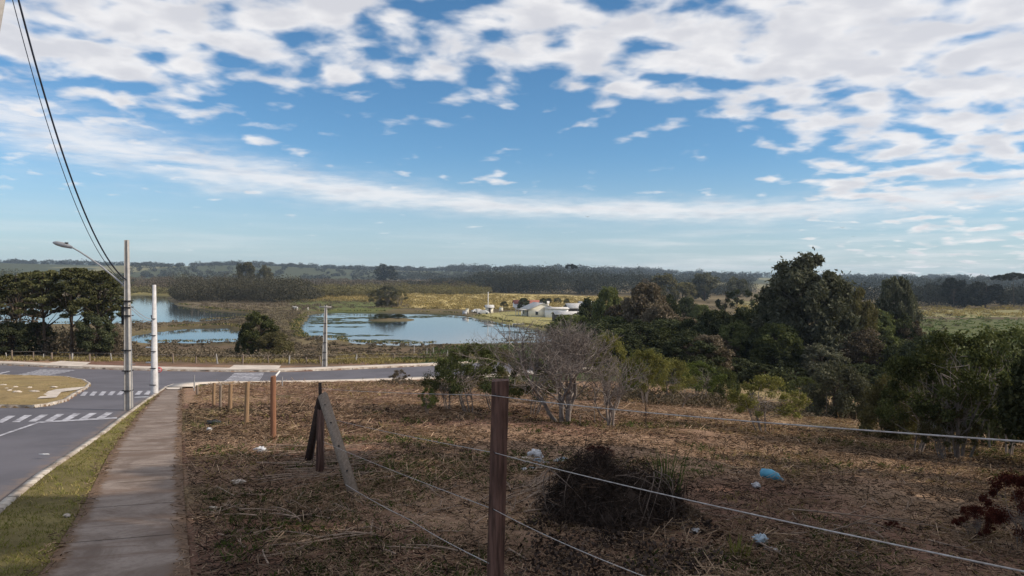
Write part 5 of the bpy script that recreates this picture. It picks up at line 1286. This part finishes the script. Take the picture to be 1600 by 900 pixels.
# dark brush heap
def brush_heap():
    p = ground(955, 818); p.z = float(base(p.x, p.y)); r = np.random.default_rng(8); e = empty('brush_heap', p, 0, 'big dark mound of tangled burnt brush in the foreground', 'brush heap')
    Wd, Dp, Hh = .98, .95, .92 
    n = 34; m = MB(); V = []; na = 40
    for i in range(12):
        t = i / 11; 
        for j in range(na):
            a = j * 2 * math.pi / na; k = 1 + .14 * math.sin(3 * a + 1) + .10 * math.sin(7 * a + 4 * t) + r.normal() * .05
            V.append((Wd * k * math.cos(a) * math.cos(t * 1.57), Dp * k * math.sin(a) * math.cos(t * 1.57), Hh * math.sin(t * 1.57) * (1 + .12 * math.sin(4 * a) * math.cos(t) + r.normal() * .04) - .1))
    m.add(V, [(i * na + j, i * na + (j + 1) % na, (i + 1) * na + (j + 1) % na, (i + 1) * na + j) for i in range(11) for j in range(na)])
    o = m.mesh('core', M['twig_dark'], parent=e)
    for (lx, ly, lr, lh) in ((.75, .25, .7, .45), (-.8, -.1, .6, .38), (.2, -.75, .7, .35), (1.25, .1, .45, .25)):
        n2 = 3500; a = r.uniform(0, 6.283, n2); q = r.uniform(0, 1, n2) ** .6 * lr
        P = np.stack([lx + q * np.cos(a), ly + q * np.sin(a), np.maximum(0, lh * (1 - (q / lr) ** 1.5)) * r.uniform(.3, 1.25, n2) - .03], 1)
        V, Fq = leaves(P, .011, r, 24, droop=0); tag(npmesh('debris', V, Fq, M['twig_dark' if lx < 1 else 'twig'], parent=e), kind='stuff')
    N = 15000; a = r.uniform(0, 6.283, N); t = np.arcsin(r.uniform(0, 1, N)); q = r.uniform(.85, 1.16, N) + .22 * r.random(N) ** 3 + (.16 * np.sin(3 * a + 1) + .10 * np.sin(7 * a)) * np.cos(t)
    P = np.stack([Wd * q * np.cos(a) * np.cos(t), Dp * q * np.sin(a) * np.cos(t), Hh * q * np.sin(t) * (1 - .16 * np.cos(a) + .12 * np.sin(5 * a)) - .05], 1)
    V, Fq = leaves(P, .011, r, 26, droop=.1); npmesh('twigs', V, Fq, M['twig_dark'], parent=e)
    m = MB()
    for i in range(230):
        a_ = r.uniform(0, 6.283); t_ = math.asin(r.uniform(0, 1)); c0 = np.array([Wd * math.cos(a_) * math.cos(t_), Dp * math.sin(a_) * math.cos(t_), Hh * math.sin(t_)]) * r.uniform(.75, 1.1)
        d_ = r.normal(size=3); d_[2] = abs(d_[2]) * .4 - .1; d_ /= np.linalg.norm(d_); L_ = r.uniform(.2, .75)
        m.tube(curve(c0 - d_ * L_ / 2, c0 + d_ * L_ / 2 + c0 * .12, r, 5, .16), np.linspace(.007, .003, 5), 3)
    tag(m.mesh('sticks', M['bark_stem'], parent=e), kind='stuff'); m = MB()
    for i in range(13):
        a = r.uniform(-3.1, 0.3); top = np.array([r.normal() * .6, -.1 + r.normal() * .2, Hh * 1.02]); end = np.array([Wd * 1.08 * math.cos(a), Dp * 1.08 * math.sin(a), r.uniform(0, .35)])
        s = np.linspace(0, 1, 9)[:, None]; c_ = (top + end) / 2 * np.array([1.25, 1.25, 1]) + np.array([0, 0, .36]); Pb = top * (1 - s) ** 2 + 2 * c_ * s * (1 - s) + end * s ** 2
        m.tube(Pb, np.linspace(.010, .005, 9), 4)
    tag(m.mesh('arching_stems', M['bark_stem'], parent=e), kind='stuff')
brush_heap()
mass('leaf_litter', 'small dark dry leaves and twigs around the brush heap', 'brush', [(840, 1120, 8.2, 13, 60, .15, .45, 2.6)], 'twig_dark', .045, 110, 31)
tree('sparse', 935, ('v', 728), 698, 50, 'lf_red', 'dead russet-leaved weed standing behind the top of the brush heap', name='dead_weed', cat='weed')
# spiky grass clump right of the heap
def spiky(u, v, vtop, n, label, mat='grass_dark', w=.35):
    p = ground(u, v); p.z = float(base(p.x, p.y)) + .05; r = np.random.default_rng(int(u)); h = at(u, vtop, p.y).z - p.z; m = MB()
    V = []; 
    for i in range(n):
        a = r.uniform(0, 6.283); q = r.uniform(0, w); b0 = np.array([q * math.cos(a), q * math.sin(a), 0]); hh = h * r.uniform(.35, 1.0); d = np.array([math.cos(a) * .25 * hh, math.sin(a) * .25 * hh, hh]); s = np.array([-math.sin(a), math.cos(a), 0]) * .012
        m.add([b0 - s, b0 + s, b0 + d * .6 + s * .8, b0 + d + np.array([d[0] * .5, d[1] * .5, 0]), b0 + d * .6 - s * .8], [(0, 1, 2), (0, 2, 4), (2, 3, 4)])
    o = m.mesh('tall_grass_clump', M[mat]); o.location = p; tag(o, label, 'grass clump')
spiky(1040, 785, 690, 70, 'tall spiky green grass clump right of the dark brush heap'); spiky(1150, 880, 838, 60, 'low yellow green grass tuft right of the brush heap near the lower edge', 'grass', .2)
spiky(1240, 750, 728, 30, 'short dry grass clump behind the blue plastic container', 'grass_dry', .15)
# crumpled plastic and paper
def crumple(name, u, v, sx, sy, sz, mat, label, cat, seed=1, rz=0.0):
    r = np.random.default_rng(seed); p = ground(u, v); p.z = float(base(p.x, p.y)) + .10
    n, k = 14, 20; V = []
    for i in range(n + 1):
        th = math.pi * i / n
        for j in range(k):
            a = 2 * math.pi * j / k; q = 1 + r.normal() * .16 + .25 * math.sin(3 * a + 2 * th + seed)
            V.append((sx * .5 * q * math.sin(th) * math.cos(a), sy * .5 * q * math.sin(th) * math.sin(a), sz * .5 * (1 + q * math.cos(th) * .9)))
    m = MB(); m.add(V, [(i * k + j, (i + 1) * k + j, (i + 1) * k + (j + 1) % k, i * k + (j + 1) % k) for i in range(n) for j in range(k)])
    o = m.mesh(name, M[mat]); o.location = p; o.rotation_euler = (0, 0, rz); return tag(o, label, cat)
# blue container: crushed jug lying on its side
p = ground(1206, 757); m = MB(); P = [(-.26, 0, .12), (-.24, 0, .13), (-.05, 0, .15), (.12, 0, .12), (.2, 0, .09), (.25, 0, .08)]
m.tube(P, [.02, .12, .125, .10, .045, .04], 12, True); e = empty('blue_container', (p.x, p.y, float(base(p.x, p.y)) + .08), R(-48), 'crushed blue plastic container lying on the cleared lot', 'container'); m.mesh('body', M['blueplastic'], True, parent=e)
m = MB(); m.tube([(.251, 0, .08), (.285, 0, .075)], .046, 10, True); m.mesh('cap', M['paleblue'], True, parent=e)
crumple('paper_ball', 1182, 771, .16, .13, .14, 'whiteplastic', 'small white crumpled ball left below the blue container', 'litter', 3)
crumple('plastic_bag', 1188, 862, .20, .15, .16, 'paleblue', 'pale blue crumpled bag near the lower edge', 'litter', 4); crumple('plastic_scrap', 1205, 872, .22, .05, .06, 'whiteplastic', 'white strip trailing from the pale blue bag', 'litter', 5, R(-35))
crumple('plastic_scrap', 1086, 845, .16, .09, .09, 'whiteplastic', 'white scrap lying right below the brush heap', 'litter', 6)
crumple('plastic_bag', 836, 722, .34, .26, .22, 'whiteplastic', 'white crumpled bag on top of the rubbish behind the front post', 'litter', 7)
for i in range(16):
    crumple('rubbish_scrap', random.uniform(805, 880), random.uniform(722, 742), random.uniform(.12, .30), random.uniform(.08, .2), random.uniform(.04, .10), random.choice(['whiteplastic', 'paleblue', 'walk']), 'pale scrap in the rubbish scattered right of the front post', 'litter', 20 + i)['group'] = 'pale rubbish scraps right of the front post'
crumple('plastic_bag', 407, 714, .30, .20, .16, 'whiteplastic', 'white bag lying left of the braced corner post', 'litter', 8); crumple('plastic_scrap', 372, 765, .24, .12, .10, 'walk', 'beige scrap lying halfway between footpath and braced post', 'litter', 9)
crumple('plastic_bag', 333, 668, .45, .28, .16, 'blackplastic', 'black plastic bag beside the footpath before the short posts', 'litter', 10); crumple('paper_ball', 327, 678, .16, .1, .1, 'whiteplastic', 'white paper ball in front of the black bag', 'litter', 11)
crumple('plastic_scrap', 331, 806, .18, .06, .06, 'walk', 'small beige scrap at the footpath edge in the foreground', 'litter', 12); crumple('stone', 105, 818, .09, .07, .06, 'walk', 'small pale stone on the verge at the lower left', 'stone', 13)
crumple('plastic_scrap', 69, 717, .22, .08, .03, 'whiteplastic', 'white scrap lying on the asphalt of the near road', 'litter', 14)
for i, (u, v) in enumerate(((4, 606), (10, 612), (20, 613), (24, 609), (46, 610), (54, 616), (84, 609), (14, 615), (26, 617))):
    o = crumple('stone', u, v, random.uniform(.2,.5), random.uniform(.15,.3), .12, 'walk', 'pale broken stone on the traffic island', 'stone', 40 + i); o['group'] = 'pale stones on the traffic island'
# red leaved plant at the right edge
tree('sparse', 1592, ('v', 868), 742, 110, 'lf_red', 'dark red leafed plant at the lower right edge', name='red_plant', cat='plant', seed=3)
tree('sparse', 1520, ('v', 850), 792, 60, 'lf_red', 'small dark red sprig left of the red plant at the lower right', name='red_plant', cat='plant', seed=1)
tree('sparse', 1395, ('v', 842), 815, 34, 'lf_red', 'tiny withered red seedling on the lot at the lower right', name='seedling', cat='plant', seed=2)
# sapling by the road
p = ground(612, 607); 
tree('sparse', 625, ('v', 604), 578, 34, 'lf_brown', 'small wiry sapling on the near edge of the cross road', name='sapling', cat='sapling', seed=2)
# pond weed mats
def weed(P, n, seed, label, region):
    r = np.random.default_rng(seed); V = []; Fq = []; k = 0
    q = [plane0(*a) for a in region]; xs = [a.x for a in q]; ys = [a.y for a in q]
    X = r.uniform(min(xs), max(xs), n); Y = r.uniform(min(ys), max(ys), n)
    ok = (inpoly(X, Y, q) > 0) & (inpoly(X, Y, P) > 1) & (fbm(X * .6, Y, .14, 4, seed) > .06)
    for x, y in zip(X[ok], Y[ok]):
        rx, ry = r.uniform(.3, 1.3), r.uniform(.2, .7); a = np.arange(7) * .9 + r.uniform(0, 1)
        V += [(x + rx * math.cos(t), y + ry * math.sin(t), .015 + .0005 * (k % 20)) for t in a]; Fq.append([7 * k + j for j in range(7)]); k += 1
    tag(npmesh('pond_weed', V, np.array(Fq), M['lf_dark']), label, 'pond weed', None, 'stuff')
weed(pondA, 9000, 5, 'dark floating weed streaking the left side of the middle pond', [(470, 488), (720, 488), (680, 498), (640, 500), (560, 512), (650, 534), (560, 540), (470, 535)])
weed(pondA, 2500, 6, 'floating weed along the right shore of the middle pond', [(680, 488), (800, 500), (860, 520), (860, 540), (640, 540), (700, 530), (800, 528), (740, 505)])

# ================================================================== unseen trees added beside the camera to cast the foreground shade
for i, (k, x, y, h, w) in enumerate((('broad', 13.5, 4.0, 12.0, 9), ('broad', 12, -4, 10.0, 8), ('broad', 7.5, -2.5, 8, 6), ('pine', 20, 7.5, 19, 9.5), ('pine', 21, 12.5, 19, 8.5), ('pine', 26, 4, 20, 10), ('pine', 18, 1, 18, 10), ('pine', 24, 9.5, 20, 10), ('pine', 28, 15, 21, 9), ('pine', 15.5, 5.5, 14, 8), ('pine', 30, 9, 24, 10), ('pine', 29, 0, 23, 11))):
    tm_, cm = proto(k, 1 + i % 4 if k == 'broad' else 1 + i % 2, 'lf_dark'); z = float(base(x, y)); H_, R_ = SPEC[k][:2]
    e = empty(NAMES[k], (x, y, z), i * 1.3, 'tall dark unseen tree added outside the right edge to shade the foreground', 'tree', 'added shade trees beside the camera')
    e.scale = (w / 2 / R_, w / 2 / R_, h / H_); link_obj('trunk', tm_, e); link_obj('crown', cm, e)
# ================================================================== air between the camera and the hills
def haze():
    m = MB(); m.box(-2960, 2960, -2960, 2960, -16, 58)
    o = m.mesh('haze'); mt = bpy.data.materials.new('haze_air'); mt.use_nodes = True; t = mt.node_tree; t.nodes.clear()
    ou = t.nodes.new('ShaderNodeOutputMaterial'); v = t.nodes.new('ShaderNodeVolumePrincipled')
    v.inputs['Color'].default_value = (0.64, 0.81, 1.0, 1); v.inputs['Density'].default_value = 0.00012; v.inputs['Anisotropy'].default_value = 0.2
    t.links.new(v.outputs[0], ou.inputs['Volume']); o.data.materials.append(mt); tag(o, 'thin blue air haze lying over the valley', 'haze', None, 'stuff')
haze()
